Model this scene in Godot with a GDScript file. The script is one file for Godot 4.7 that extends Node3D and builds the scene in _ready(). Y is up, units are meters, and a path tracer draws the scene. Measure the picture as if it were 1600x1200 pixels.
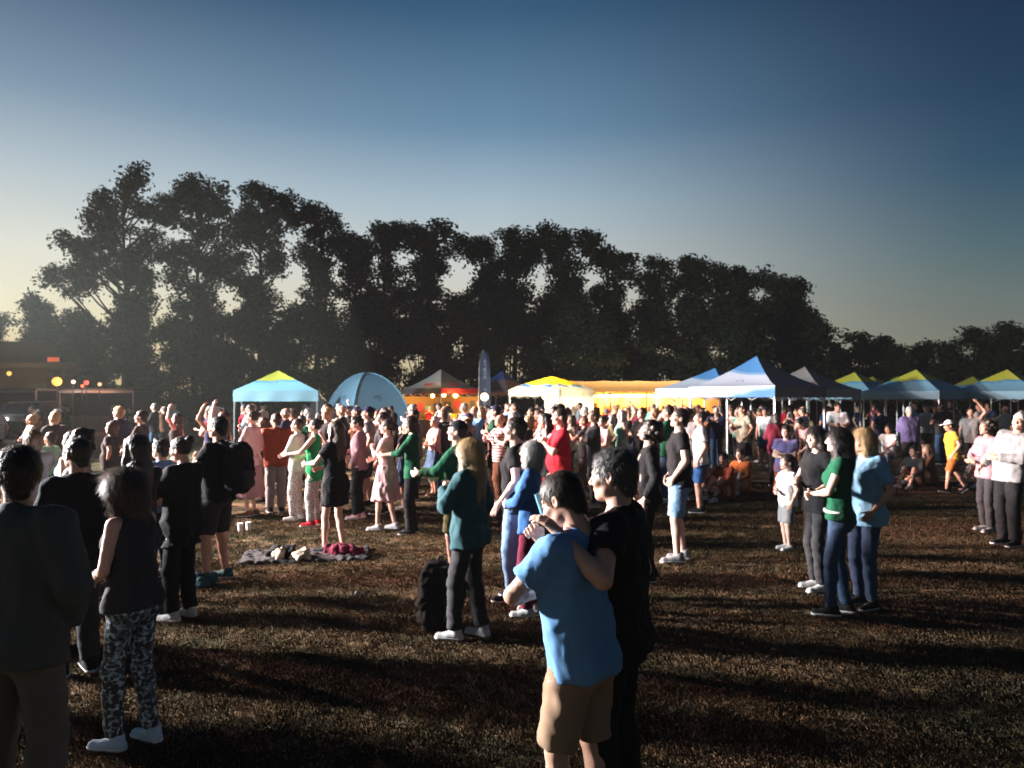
extends Node3D

# ------------------------------------------------------------------ solid modelling on a grid
class Grid:
	var o: Vector3
	var c: float
	var nx: int
	var ny: int
	var nz: int
	var f: PackedFloat32Array

	func _init(lo: Vector3, hi: Vector3, cell: float) -> void:
		o = lo
		c = cell
		nx = int(ceil((hi.x - lo.x) / c)) + 2
		ny = int(ceil((hi.y - lo.y) / c)) + 2
		nz = int(ceil((hi.z - lo.z) / c)) + 2
		f.resize(nx * ny * nz)
		f.fill(1.0)

	# a tapered capsule; cut: 1 flat at the end, 2 flat at the start
	func cone(a: Vector3, b: Vector3, ra: float, rb: float, k := 0.02, cut := 0) -> void:
		var pad: float = k + 2.0 * c
		var i0: int = maxi(0, int((minf(a.x - ra, b.x - rb) - pad - o.x) / c))
		var i1: int = mini(nx - 1, int((maxf(a.x + ra, b.x + rb) + pad - o.x) / c) + 1)
		var j0: int = maxi(0, int((minf(a.y - ra, b.y - rb) - pad - o.y) / c))
		var j1: int = mini(ny - 1, int((maxf(a.y + ra, b.y + rb) + pad - o.y) / c) + 1)
		var k0: int = maxi(0, int((minf(a.z - ra, b.z - rb) - pad - o.z) / c))
		var k1: int = mini(nz - 1, int((maxf(a.z + ra, b.z + rb) + pad - o.z) / c) + 1)
		var ba: Vector3 = b - a
		var l2: float = maxf(ba.length_squared(), 1e-8)
		var inv: float = 1.0 / l2
		var ln: float = sqrt(l2)
		var bx: float = ba.x
		var most: float = maxf(ra, rb) + pad
		for kz in range(k0, k1 + 1):
			var pz: float = o.z + kz * c - a.z
			for jy in range(j0, j1 + 1):
				var py: float = o.y + jy * c - a.y
				var dyz: float = py * ba.y + pz * ba.z
				var rr: float = py * py + pz * pz
				var at: int = (kz * ny + jy) * nx + i0
				var px: float = o.x + i0 * c - a.x
				for ix in range(i0, i1 + 1):
					var t: float = (px * bx + dyz) * inv
					var tt: float = 0.0 if t < 0.0 else (1.0 if t > 1.0 else t)
					var d: float = px * px + rr - tt * (2.0 * t - tt) * l2
					if d < most * most or cut > 0:
						d = sqrt(maxf(d, 0.0)) - (ra + (rb - ra) * tt)
						if cut & 1 and t > 1.0:
							d = maxf(sqrt(maxf(px * px + rr - t * t * l2, 0.0)) - rb, (t - 1.0) * ln)
						elif cut & 2 and t < 0.0:
							d = maxf(sqrt(maxf(px * px + rr - t * t * l2, 0.0)) - ra, -t * ln)
						var w: float = f[at]
						var h: float = k - absf(w - d)
						if h > 0.0:
							f[at] = minf(w, d) - h * h * 0.25 / k
						elif d < w:
							f[at] = d
					at += 1
					px += c

	func ball(m: Vector3, r: Vector3, k := 0.02, carve := false) -> void:
		var pad: float = k + 2.0 * c
		var i0: int = maxi(0, int((m.x - r.x - pad - o.x) / c))
		var i1: int = mini(nx - 1, int((m.x + r.x + pad - o.x) / c) + 1)
		var j0: int = maxi(0, int((m.y - r.y - pad - o.y) / c))
		var j1: int = mini(ny - 1, int((m.y + r.y + pad - o.y) / c) + 1)
		var k0: int = maxi(0, int((m.z - r.z - pad - o.z) / c))
		var k1: int = mini(nz - 1, int((m.z + r.z + pad - o.z) / c) + 1)
		var ir := Vector3(1.0 / r.x, 1.0 / r.y, 1.0 / r.z)
		for kz in range(k0, k1 + 1):
			var qz: float = (o.z + kz * c - m.z) * ir.z
			for jy in range(j0, j1 + 1):
				var qy: float = (o.y + jy * c - m.y) * ir.y
				var at: int = (kz * ny + jy) * nx + i0
				for ix in range(i0, i1 + 1):
					var qx: float = (o.x + ix * c - m.x) * ir.x
					var l: float = sqrt(qx * qx + qy * qy + qz * qz)
					var g: float = sqrt(qx * qx * ir.x * ir.x + qy * qy * ir.y * ir.y + qz * qz * ir.z * ir.z)
					var d: float = l * (l - 1.0) / maxf(g, 1e-6)
					var w: float = f[at]
					if carve:
						d = -d
						var h: float = k - absf(w - d)
						f[at] = maxf(w, d) + (h * h * 0.25 / k if h > 0.0 else 0.0)
					else:
						var h: float = k - absf(w - d)
						f[at] = minf(w, d) - (h * h * 0.25 / k if h > 0.0 else 0.0)
					at += 1

	# keeps what lies behind the plane through p with normal n
	func clip(p: Vector3, n: Vector3) -> void:
		n = n.normalized()
		var e: float = n.dot(o - p)
		var near: float = 2.0 * c
		for kz in nz:
			for jy in ny:
				var d: float = e + jy * c * n.y + kz * c * n.z
				var at: int = (kz * ny + jy) * nx
				for ix in nx:
					if f[at] < near and d > f[at]:
						f[at] = d
					d += c * n.x
					at += 1

	func net() -> Dictionary:
		var v := PackedVector3Array()
		var n := PackedVector3Array()
		var ids := PackedInt32Array()
		var cell_of := PackedInt32Array()
		var of_cell := PackedInt32Array()
		of_cell.resize(f.size())
		of_cell.fill(-1)
		var sx := 1
		var sy := nx
		var sz := nx * ny
		var near: float = 2.0 * c
		for kz in nz - 1:
			for jy in ny - 1:
				var at: int = (kz * ny + jy) * nx
				for ix in nx - 1:
					var f0: float = f[at]
					if f0 > near or f0 < -near:
						at += 1
						continue
					var f1: float = f[at + 1]
					var f2: float = f[at + sy]
					var f3: float = f[at + sy + 1]
					var f4: float = f[at + sz]
					var f5: float = f[at + sz + 1]
					var f6: float = f[at + sz + sy]
					var f7: float = f[at + sz + sy + 1]
					var s: int = int(f0 < 0.0) + int(f1 < 0.0) + int(f2 < 0.0) + int(f3 < 0.0) + int(f4 < 0.0) + int(f5 < 0.0) + int(f6 < 0.0) + int(f7 < 0.0)
					if s == 0 or s == 8:
						at += 1
						continue
					var p := Vector3.ZERO
					var m := 0
					if (f0 < 0.0) != (f1 < 0.0): p += Vector3(f0 / (f0 - f1), 0, 0); m += 1
					if (f2 < 0.0) != (f3 < 0.0): p += Vector3(f2 / (f2 - f3), 1, 0); m += 1
					if (f4 < 0.0) != (f5 < 0.0): p += Vector3(f4 / (f4 - f5), 0, 1); m += 1
					if (f6 < 0.0) != (f7 < 0.0): p += Vector3(f6 / (f6 - f7), 1, 1); m += 1
					if (f0 < 0.0) != (f2 < 0.0): p += Vector3(0, f0 / (f0 - f2), 0); m += 1
					if (f1 < 0.0) != (f3 < 0.0): p += Vector3(1, f1 / (f1 - f3), 0); m += 1
					if (f4 < 0.0) != (f6 < 0.0): p += Vector3(0, f4 / (f4 - f6), 1); m += 1
					if (f5 < 0.0) != (f7 < 0.0): p += Vector3(1, f5 / (f5 - f7), 1); m += 1
					if (f0 < 0.0) != (f4 < 0.0): p += Vector3(0, 0, f0 / (f0 - f4)); m += 1
					if (f1 < 0.0) != (f5 < 0.0): p += Vector3(1, 0, f1 / (f1 - f5)); m += 1
					if (f2 < 0.0) != (f6 < 0.0): p += Vector3(0, 1, f2 / (f2 - f6)); m += 1
					if (f3 < 0.0) != (f7 < 0.0): p += Vector3(1, 1, f3 / (f3 - f7)); m += 1
					p /= m
					of_cell[at] = v.size()
					cell_of.push_back(at)
					v.push_back(o + (p + Vector3(ix, jy, kz)) * c)
					at += 1
		for i in cell_of.size():
			var at: int = cell_of[i]
			var inside: bool = f[at] < 0.0
			if at >= sz + sy:
				if inside != (f[at + 1] < 0.0):
					quad(ids, i, of_cell[at - sy], of_cell[at - sy - sz], of_cell[at - sz], inside)
			if at >= sz + 1:
				if inside != (f[at + sy] < 0.0):
					quad(ids, i, of_cell[at - sz], of_cell[at - sz - 1], of_cell[at - 1], inside)
			if at >= sy + 1:
				if inside != (f[at + sz] < 0.0):
					quad(ids, i, of_cell[at - 1], of_cell[at - 1 - sy], of_cell[at - sy], inside)
		n.resize(v.size())
		return {"v": v, "i": ids, "n": n}

	func quad(ids: PackedInt32Array, a: int, b: int, cc: int, d: int, turn: bool) -> void:
		if b < 0 or cc < 0 or d < 0:
			return
		if turn:
			ids.push_back(a); ids.push_back(cc); ids.push_back(b)
			ids.push_back(a); ids.push_back(d); ids.push_back(cc)
		else:
			ids.push_back(a); ids.push_back(b); ids.push_back(cc)
			ids.push_back(a); ids.push_back(cc); ids.push_back(d)

# vertex normals from the faces (front faces run clockwise)
static func smooth(m: Dictionary) -> Dictionary:
	var v: PackedVector3Array = m.v
	var ids: PackedInt32Array = m.i
	var n := PackedVector3Array()
	n.resize(v.size())
	for t in range(0, ids.size(), 3):
		var a := ids[t]
		var b := ids[t + 1]
		var c := ids[t + 2]
		var q: Vector3 = (v[c] - v[a]).cross(v[b] - v[a])
		n[a] += q
		n[b] += q
		n[c] += q
	for i in n.size():
		n[i] = n[i].normalized()
	m.n = n
	return m

# pushes vertices along their normals: folds of cloth, strands of hair
static func wrinkle(m: Dictionary, depth: float, stretch: Vector3, seed_: int) -> Dictionary:
	smooth(m)
	var noise := FastNoiseLite.new()
	noise.seed = seed_
	noise.frequency = 1.0
	noise.fractal_octaves = 2
	var crease := FastNoiseLite.new()
	crease.seed = seed_ + 50
	crease.frequency = 0.75
	crease.fractal_type = FastNoiseLite.FRACTAL_RIDGED
	crease.fractal_octaves = 2
	var v: PackedVector3Array = m.v
	var n: PackedVector3Array = m.n
	for i in v.size():
		v[i] += n[i] * (noise.get_noise_3dv(v[i] * stretch) * depth + crease.get_noise_3dv(v[i] * stretch) * depth * 0.55)
	m.v = v
	return smooth(m)

static func moved(m: Dictionary, t: Transform3D, mirror := false) -> Dictionary:
	var v: PackedVector3Array = m.v
	var n: PackedVector3Array = m.n
	var ids: PackedInt32Array = m.i.duplicate()
	var nv := PackedVector3Array()
	var nn := PackedVector3Array()
	nv.resize(v.size())
	nn.resize(v.size())
	var flip := Vector3(-1 if mirror else 1, 1, 1)
	for i in v.size():
		nv[i] = t * (v[i] * flip)
		nn[i] = (t.basis * (n[i] * flip)).normalized()
	if mirror:
		for k in range(0, ids.size(), 3):
			var s := ids[k]
			ids[k] = ids[k + 1]
			ids[k + 1] = s
	var r := {"v": nv, "n": nn, "i": ids}
	if m.has("c"):
		r.c = m.c
	return r

static func join(list: Array) -> Dictionary:
	var v := PackedVector3Array()
	var n := PackedVector3Array()
	var c := PackedColorArray()
	var ids := PackedInt32Array()
	var white := PackedColorArray()
	for m in list:
		var base := v.size()
		v.append_array(m.v)
		n.append_array(m.n)
		if m.has("c"):
			c.append_array(m.c)
		else:
			white.resize(m.v.size())
			white.fill(Color.WHITE)
			c.append_array(white)
		var k: PackedInt32Array = m.i
		for i in k.size():
			ids.push_back(k[i] + base)
	return {"v": v, "n": n, "i": ids, "c": c}

# single hairs over a head of hair
static func strands(m: Dictionary, length: float, seed_: int) -> Dictionary:
	var r := RandomNumberGenerator.new()
	r.seed = seed_
	var v := PackedVector3Array()
	var n := PackedVector3Array()
	var ids := PackedInt32Array()
	for i in m.v.size():
		for q in 2:
			var p: Vector3 = m.v[i] + Vector3(r.randfn(), r.randfn(), r.randfn()) * 0.003
			var up: Vector3 = m.n[i]
			var d := Vector3(r.randfn() * 0.35, -1.0, r.randfn() * 0.35)
			if up.y > 0.75:
				d += Vector3(p.x, 0, p.z - 0.02) * 14.0
			d = (d - up * d.dot(up)).normalized()
			var s: Vector3 = d.cross(up).normalized() * 0.0009
			var l := length * r.randf_range(0.5, 1.2)
			var a := p
			var b: Vector3 = p + d * l * 0.5 + up * 0.005
			var c: Vector3 = p + d * l + up * r.randf_range(-0.004, 0.006)
			var at := v.size()
			for k in [a - s, a + s, b - s, b + s, c]:
				v.push_back(k)
				n.push_back(up)
			for k in [0, 2, 1, 1, 2, 3, 2, 4, 3]:
				ids.push_back(at + k)
	return join([m, {"v": v, "n": n, "i": ids}])

static func to_mesh(m: Dictionary) -> ArrayMesh:
	var a := []
	a.resize(Mesh.ARRAY_MAX)
	a[Mesh.ARRAY_VERTEX] = m.v
	a[Mesh.ARRAY_NORMAL] = m.n
	a[Mesh.ARRAY_INDEX] = m.i
	if m.has("c"):
		a[Mesh.ARRAY_COLOR] = m.c
	if m.has("uv"):
		a[Mesh.ARRAY_TEX_UV] = m.uv
	var r := ArrayMesh.new()
	r.add_surface_from_arrays(Mesh.PRIMITIVE_TRIANGLES, a)
	return r

# ------------------------------------------------------------------ heads, hair, hands, shoes (made once, then posed)
static func make_head(kind: String, cell: float) -> Dictionary:
	var g := Grid.new(Vector3(-0.11, -0.2, -0.13), Vector3(0.11, 0.14, 0.145), cell)
	var fem := kind == "woman"
	var kid := kind == "child"
	var jaw := 0.85 if fem else (0.8 if kid else 1.0)
	g.ball(Vector3(0, 0.03, -0.017), Vector3(0.074, 0.088, 0.094), 0.02)
	g.ball(Vector3(0, -0.028, 0.026), Vector3(0.06, 0.082 * (0.9 if kid else 1.0), 0.062), 0.03)
	g.cone(Vector3(-0.034 * jaw, -0.072, 0.02), Vector3(0, -0.092, 0.06), 0.03 * jaw, 0.019, 0.02)
	g.cone(Vector3(0.034 * jaw, -0.072, 0.02), Vector3(0, -0.092, 0.06), 0.03 * jaw, 0.019, 0.02)
	g.cone(Vector3(0, -0.06, -0.022), Vector3(0, -0.19, -0.035), 0.05 if fem else 0.055, 0.05 if fem else 0.058, 0.02)
	for s in [-1.0, 1.0]:
		g.ball(Vector3(s * 0.032, -0.004, 0.099), Vector3(0.017, 0.012, 0.016), 0.012, true)
		g.ball(Vector3(s * 0.04, -0.033, 0.06), Vector3(0.022, 0.018, 0.022), 0.02)
		g.cone(Vector3(s * 0.012, 0.018, 0.083), Vector3(s * 0.045, 0.019, 0.068), 0.009 if fem else 0.011, 0.008, 0.012)
		g.ball(Vector3(s * 0.0315, -0.001, 0.0755), Vector3(0.0125, 0.0115, 0.0125), 0.002)
		g.ball(Vector3(s * 0.079, -0.012, -0.012), Vector3(0.011, 0.031, 0.02), 0.006)
		g.ball(Vector3(s * 0.0875, -0.01, -0.006), Vector3(0.006, 0.016, 0.01), 0.004, true)
	g.cone(Vector3(0, 0.006, 0.085), Vector3(0, -0.031, 0.103 if not kid else 0.096), 0.008, 0.011, 0.01)
	for s in [-1.0, 1.0]:
		g.ball(Vector3(s * 0.012, -0.036, 0.093), Vector3(0.009, 0.007, 0.01), 0.006)
	g.cone(Vector3(-0.02, -0.0585, 0.079), Vector3(0.02, -0.0585, 0.079), 0.007, 0.007, 0.006)
	g.cone(Vector3(-0.017, -0.0685, 0.078), Vector3(0.017, -0.0685, 0.078), 0.0075, 0.0075, 0.006)
	var m := smooth(g.net())
	var col := PackedColorArray()
	col.resize(m.v.size())
	for i in m.v.size():
		var p: Vector3 = m.v[i]
		var q := Color.WHITE
		var ax := absf(p.x)
		if p.z > 0.06:
			if Vector2(ax - 0.0315, (p.y + 0.001) * 1.5).length() < 0.0125 and p.z < 0.092:
				q = Color(1.15, 1.25, 1.4)
				if Vector2(ax - 0.0315, p.y + 0.001).length() < 0.006:
					q = Color(0.06, 0.06, 0.07)
			elif ax < 0.021 and p.y < -0.054 and p.y > -0.074 and p.z > 0.07:
				q = Color(0.86, 0.52, 0.5)
			elif ax > 0.014 and ax < 0.048 and absf(p.y - 0.021) < 0.0055:
				q = Color(0.3, 0.26, 0.24)
		if kind == "man_beard" and p.y < -0.03 and p.z > -0.01 and not (ax < 0.021 and p.y > -0.07 and p.y < -0.056) and p.y > -0.115:
			q = Color(0.28, 0.22, 0.2)
		col[i] = q
	m.c = col
	return m

static func make_hair(style: String, cell: float) -> Dictionary:
	var g := Grid.new(Vector3(-0.16, -0.5, -0.22), Vector3(0.16, 0.19, 0.22), cell)
	var r := Vector3(0.083, 0.096, 0.103)
	if style == "buzz" or style == "fringe":
		r = Vector3(0.0785, 0.0915, 0.0985)
	elif style in ["long", "bob", "curly"]:
		r = Vector3(0.092, 0.1, 0.108)
	if style != "cap_only":
		g.ball(Vector3(0, 0.032, -0.019), r, 0.01)
		if style in ["short", "buzz", "fringe", "tousled"]:
			g.cone(Vector3(0, -0.02, -0.06), Vector3(0, -0.065, -0.065), 0.055, 0.045, 0.02)
			g.clip(Vector3(0, -0.075, -0.06), Vector3(0, -1, 0.35))
		if style == "tousled":
			for k in 9:
				var a := k * 0.7
				g.ball(Vector3(sin(a) * 0.05, 0.095 + 0.012 * sin(k * 2.1), cos(a) * 0.055 - 0.01), Vector3(0.03, 0.03, 0.034), 0.012)
		# the face stays free
		g.ball(Vector3(0, -0.055, 0.1), Vector3(0.082, 0.115, 0.092), 0.012, true)
		if style in ["short", "buzz", "fringe", "tousled"]:
			for s in [-1.0, 1.0]:
				g.ball(Vector3(s * 0.1, -0.035, 0.02), Vector3(0.035, 0.05, 0.05), 0.01, true)
	if style == "fringe":
		g.ball(Vector3(0, 0.12, 0.02), Vector3(0.068, 0.075, 0.1), 0.01, true)
	if style in ["long", "wavy"]:
		g.cone(Vector3(0, 0.0, -0.06), Vector3(0, -0.2, -0.085), 0.085, 0.085, 0.03)
		g.cone(Vector3(0.03, -0.15, -0.085), Vector3(0.05, -0.4, -0.1), 0.075, 0.045, 0.03)
		g.cone(Vector3(-0.03, -0.15, -0.085), Vector3(-0.05, -0.37, -0.1), 0.075, 0.045, 0.03)
		for s in [-1.0, 1.0]:
			g.cone(Vector3(s * 0.072, 0.03, -0.0), Vector3(s * 0.09, -0.24, -0.01), 0.03, 0.03, 0.02)
	elif style == "bob":
		g.cone(Vector3(0, 0.0, -0.05), Vector3(0, -0.1, -0.06), 0.088, 0.08, 0.03)
		for s in [-1.0, 1.0]:
			g.cone(Vector3(s * 0.074, 0.03, 0.0), Vector3(s * 0.08, -0.1, 0.01), 0.028, 0.025, 0.02)
	elif style == "curly":
		for k in 26:
			var a := k * 2.4
			var y := -0.1 + 0.2 * k / 26.0
			var w := 0.085 + 0.02 * sin(k * 5.0)
			var z := cos(a) * w - 0.03
			if z < 0.035 or y > 0.06:
				g.ball(Vector3(sin(a) * w, y, z), Vector3(0.035, 0.035, 0.035), 0.012)
	elif style == "bun":
		g.clip(Vector3(0, -0.06, -0.06), Vector3(0, -1, 0.5))
		g.ball(Vector3(0, 0.085, -0.115), Vector3(0.045, 0.042, 0.042), 0.012)
	elif style == "ponytail":
		g.clip(Vector3(0, -0.06, -0.06), Vector3(0, -1, 0.5))
		g.cone(Vector3(0, 0.06, -0.115), Vector3(0, 0.0, -0.16), 0.03, 0.035, 0.015)
		g.cone(Vector3(0, 0.0, -0.16), Vector3(0, -0.2, -0.15), 0.035, 0.015, 0.015)
	return wrinkle(g.net(), 0.007 if style != "buzz" else 0.002, Vector3(55, 9, 55) if style in ["long", "ponytail", "bob", "wavy"] else Vector3(45, 30, 45), 7)

static func make_cap(cell: float) -> Dictionary:
	var g := Grid.new(Vector3(-0.12, -0.02, -0.15), Vector3(0.12, 0.17, 0.21), cell)
	g.ball(Vector3(0, 0.034, -0.016), Vector3(0.087, 0.1, 0.105), 0.01)
	g.clip(Vector3(0, 0.038, 0), Vector3(0, -1, 0.12))
	g.ball(Vector3(0, 0.048, 0.115), Vector3(0.07, 0.009, 0.07), 0.006)
	g.ball(Vector3(0, 0.136, -0.016), Vector3(0.008, 0.006, 0.008), 0.003)
	return smooth(g.net())

# right hand: wrist at the origin, fingers down, palm towards +x, thumb towards +z
static func make_hand(curl: float, thumb: float, cell: float) -> Dictionary:
	var g := Grid.new(Vector3(-0.04, -0.21, -0.07), Vector3(0.11, 0.05, 0.11), cell)
	g.cone(Vector3(0, 0.04, 0), Vector3(0, -0.01, 0), 0.027, 0.026, 0.01)
	g.cone(Vector3(0, -0.01, 0.008), Vector3(0, -0.075, 0.024), 0.019, 0.0135, 0.012)
	g.cone(Vector3(0, -0.01, 0.0), Vector3(-0.002, -0.08, 0.004), 0.02, 0.014, 0.012)
	g.cone(Vector3(0, -0.01, -0.008), Vector3(0, -0.072, -0.024), 0.018, 0.013, 0.012)
	var len_ := [[0.042, 0.026, 0.02], [0.046, 0.03, 0.021], [0.043, 0.027, 0.02], [0.034, 0.02, 0.017]]
	for k in 4:
		var z := 0.029 - 0.0195 * k
		var p := Vector3(0, -0.08 + 0.004 * absf(k - 1.2), z)
		var a := 0.0
		for q in 3:
			a += curl * [0.8, 1.1, 0.8][q] * (1.0 + 0.08 * k)
			var n: Vector3 = p + Vector3(sin(a), -cos(a), (0.03 - 0.02 * k) * 0.6).normalized() * len_[k][q]
			g.cone(p, n, 0.0095 - 0.0008 * q, 0.0088 - 0.0008 * q, 0.004)
			p = n
	var d := Vector3(0.35 + 0.5 * thumb, -0.75, 0.75 - 0.6 * thumb).normalized()
	g.cone(Vector3(0.004, -0.018, 0.02), Vector3(0.008, -0.042, 0.038), 0.016, 0.012, 0.008)
	var b := Vector3(0.008, -0.042, 0.038)
	g.cone(b, b + d * 0.034, 0.0115, 0.0098, 0.004)
	g.cone(b + d * 0.034, b + d * 0.034 + (d + Vector3(0.4 * thumb, -0.4, -0.3)).normalized() * 0.026, 0.0098, 0.008, 0.004)
	return smooth(g.net())

static func make_shoe(cell: float) -> Dictionary:
	var g := Grid.new(Vector3(-0.08, -0.03, -0.12), Vector3(0.08, 0.15, 0.24), cell)
	g.cone(Vector3(0, 0.03, -0.05), Vector3(0.002, 0.025, 0.15), 0.043, 0.04, 0.03)
	g.cone(Vector3(0, 0.04, 0.06), Vector3(0, 0.075, -0.02), 0.036, 0.042, 0.03)
	g.cone(Vector3(0, 0.06, -0.02), Vector3(0, 0.1, -0.025), 0.046, 0.046, 0.02)
	g.ball(Vector3(0, 0.13, -0.02), Vector3(0.04, 0.03, 0.05), 0.01, true)
	g.clip(Vector3(0, 0.0, 0), Vector3(0, -1, 0))
	return smooth(g.net())

static func make_sole(cell: float) -> Dictionary:
	var g := Grid.new(Vector3(-0.08, -0.02, -0.12), Vector3(0.08, 0.06, 0.24), cell)
	g.cone(Vector3(0, 0.03, -0.05), Vector3(0.002, 0.03, 0.15), 0.047, 0.046, 0.03)
	g.clip(Vector3(0, 0.026, 0), Vector3(0, 1, 0))
	g.clip(Vector3(0, 0.0, 0), Vector3(0, -1, 0))
	return smooth(g.net())

# ------------------------------------------------------------------ people
# arms: wrist (outward, up, forward) from the middle of the shoulders in units of a 1.75 m body, elbow direction, curl of the fingers
const ARMS := {
	"hang": [Vector3(0.25, -0.5, 0.06), Vector3(0.4, 0, -1), 0],
	"loose": [Vector3(0.29, -0.46, 0.12), Vector3(0.6, 0, -1), 0],
	"pocket": [Vector3(0.19, -0.46, 0.1), Vector3(0.9, 0, -0.6), 0],
	"phone": [Vector3(0.05, -0.2, 0.33), Vector3(0.6, -1, 0), 1],
	"screen": [Vector3(0.08, 0.08, 0.36), Vector3(0.7, -1, 0), 1],
	"belly": [Vector3(0.03, -0.31, 0.25), Vector3(0.9, -0.4, -0.3), 0],
	"chest": [Vector3(0.05, -0.12, 0.24), Vector3(0.8, -1, 0.0), 1],
	"cross": [Vector3(-0.09, -0.22, 0.2), Vector3(0.8, -0.7, 0.1), 0],
	"up": [Vector3(0.2, 0.44, 0.1), Vector3(1, 0, 0.1), 0],
	"akimbo": [Vector3(0.17, -0.4, 0.0), Vector3(1, 0, -0.7), 0],
	"chin": [Vector3(0.04, 0.06, 0.2), Vector3(0.5, -1, 0.3), 1],
	"ahead": [Vector3(0.1, -0.25, 0.42), Vector3(0.6, -1, 0), 0],
	"clap": [Vector3(0.035, -0.05, 0.33), Vector3(0.8, -0.8, 0), 0],
	"lean": [Vector3(0.33, -0.52, -0.3), Vector3(0.2, 0, -1), 0],
	"knee": [Vector3(0.16, -0.3, 0.4), Vector3(0.7, -0.5, 0), 0],
}
var heads := {}
var hairs := {}
var hands := []
var shoe_shape: Dictionary
var sole_shape: Dictionary

static func bend(a: Vector3, b: Vector3, l1: float, l2: float, pole: Vector3) -> Array:
	var d: Vector3 = b - a
	var l: float = clampf(d.length(), 0.05, (l1 + l2) * 0.995)
	var u: Vector3 = d.normalized()
	var x: float = (l1 * l1 - l2 * l2 + l * l) / (2.0 * l)
	var h: float = sqrt(maxf(l1 * l1 - x * x, 0.0))
	var w: Vector3 = (pole - u * pole.dot(u)).normalized()
	return [a + u * x + w * h, a + u * l]

func skeleton(s: Dictionary) -> Dictionary:
	var h: float = s.get("h", 1.75) / 1.75
	var fem: bool = s.get("fem", false)
	var turn: Vector3 = s.get("lean", Vector3.ZERO)
	var t := Basis.from_euler(Vector3(deg_to_rad(turn.x), deg_to_rad(turn.y), deg_to_rad(turn.z)))
	var hip: Vector3 = s.get("hip", Vector3(0, 0.95, 0)) * h
	var kb := Basis.from_euler(Vector3(deg_to_rad(turn.x) * 0.3, deg_to_rad(turn.y) * 0.3, deg_to_rad(s.get("sway", 0.0))))
	var j := {"h": h, "t": t, "kb": kb, "hip": hip, "fem": fem, "wide": s.get("wide", 1.0)}
	j.waist = hip + kb * Vector3(0, 0.14, 0) * h
	j.chest = j.waist + t * Vector3(0, 0.21, 0.005) * h
	j.sc = j.waist + t * Vector3(0, 0.365, -0.012) * h
	j.neck = j.waist + t * Vector3(0, 0.425, -0.014) * h
	var look: Vector3 = s.get("head", Vector3.ZERO)
	j.hb = t * Basis.from_euler(Vector3(deg_to_rad(look.x), deg_to_rad(look.y), deg_to_rad(look.z)))
	j.hs = (0.98 if fem else 1.02) * lerpf(1.0, h, 0.55) * (1.0 if s.get("h", 1.75) > 1.35 else 1.05)
	j.head = j.neck + t * Vector3(0, 0.05, 0.008) * h + j.hb * Vector3(0, 0.105, 0.022) * j.hs
	var sw: float = (0.158 if fem else 0.18) * h * (0.6 + 0.4 * j.wide)
	var feet: Array = s.get("feet", [[0.1, 0.02, 8.0], [-0.1, -0.02, -10.0]])
	j.arms = []
	j.legs = []
	for k in 2:
		var side: float = 1.0 if k == 0 else -1.0
		var arm: Variant = s.get("arms", ["hang", "hang"])[k]
		var a: Array = ARMS[arm] if arm is String else arm
		var sh: Vector3 = j.sc + t * Vector3(side * sw, 0.0, 0.0)
		var w: Vector3 = a[0]
		var wrist: Vector3 = j.sc + t * (Vector3(side * w.x, w.y, w.z) * h)
		var pole: Vector3 = t * Vector3(side * a[1].x, a[1].y, a[1].z)
		var e := bend(sh, wrist, 0.29 * h, 0.255 * h, pole)
		j.arms.append([sh, e[0], e[1], a[2]])
		var ft: Array = feet[k]
		var yaw: float = deg_to_rad(ft[2])
		var up: float = ft[3] if ft.size() > 3 else 0.0
		var ankle := Vector3(ft[0] * h, (0.085 + up) * h, ft[1] * h)
		var hp: Vector3 = hip + kb * Vector3(side * 0.088, -0.02, 0) * h
		var pole2: Vector3 = s.get("knees", Vector3(0, 0, 1)) + Vector3(sin(yaw) * 0.7, 0, cos(yaw) * 0.5)
		var q := bend(hp, ankle, 0.43 * h, 0.42 * h, pole2)
		j.legs.append([hp, q[0], q[1], yaw])
	return j

func box_of(j: Dictionary, low: float, high: float) -> Array:
	var lo := Vector3(9, 9, 9)
	var hi := -lo
	var all := [j.hip, j.neck, j.chest]
	for a in j.arms: all.append_array(a.slice(0, 3))
	for a in j.legs: all.append_array(a.slice(0, 3))
	for p in all:
		lo = lo.min(p)
		hi = hi.max(p)
	lo -= Vector3(0.2, 0.12, 0.2) * j.h * j.wide
	hi += Vector3(0.2, 0.14, 0.2) * j.h * j.wide
	return [Vector3(lo.x, maxf(lo.y, low), lo.z), Vector3(hi.x, minf(hi.y, high), hi.z)]

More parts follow.
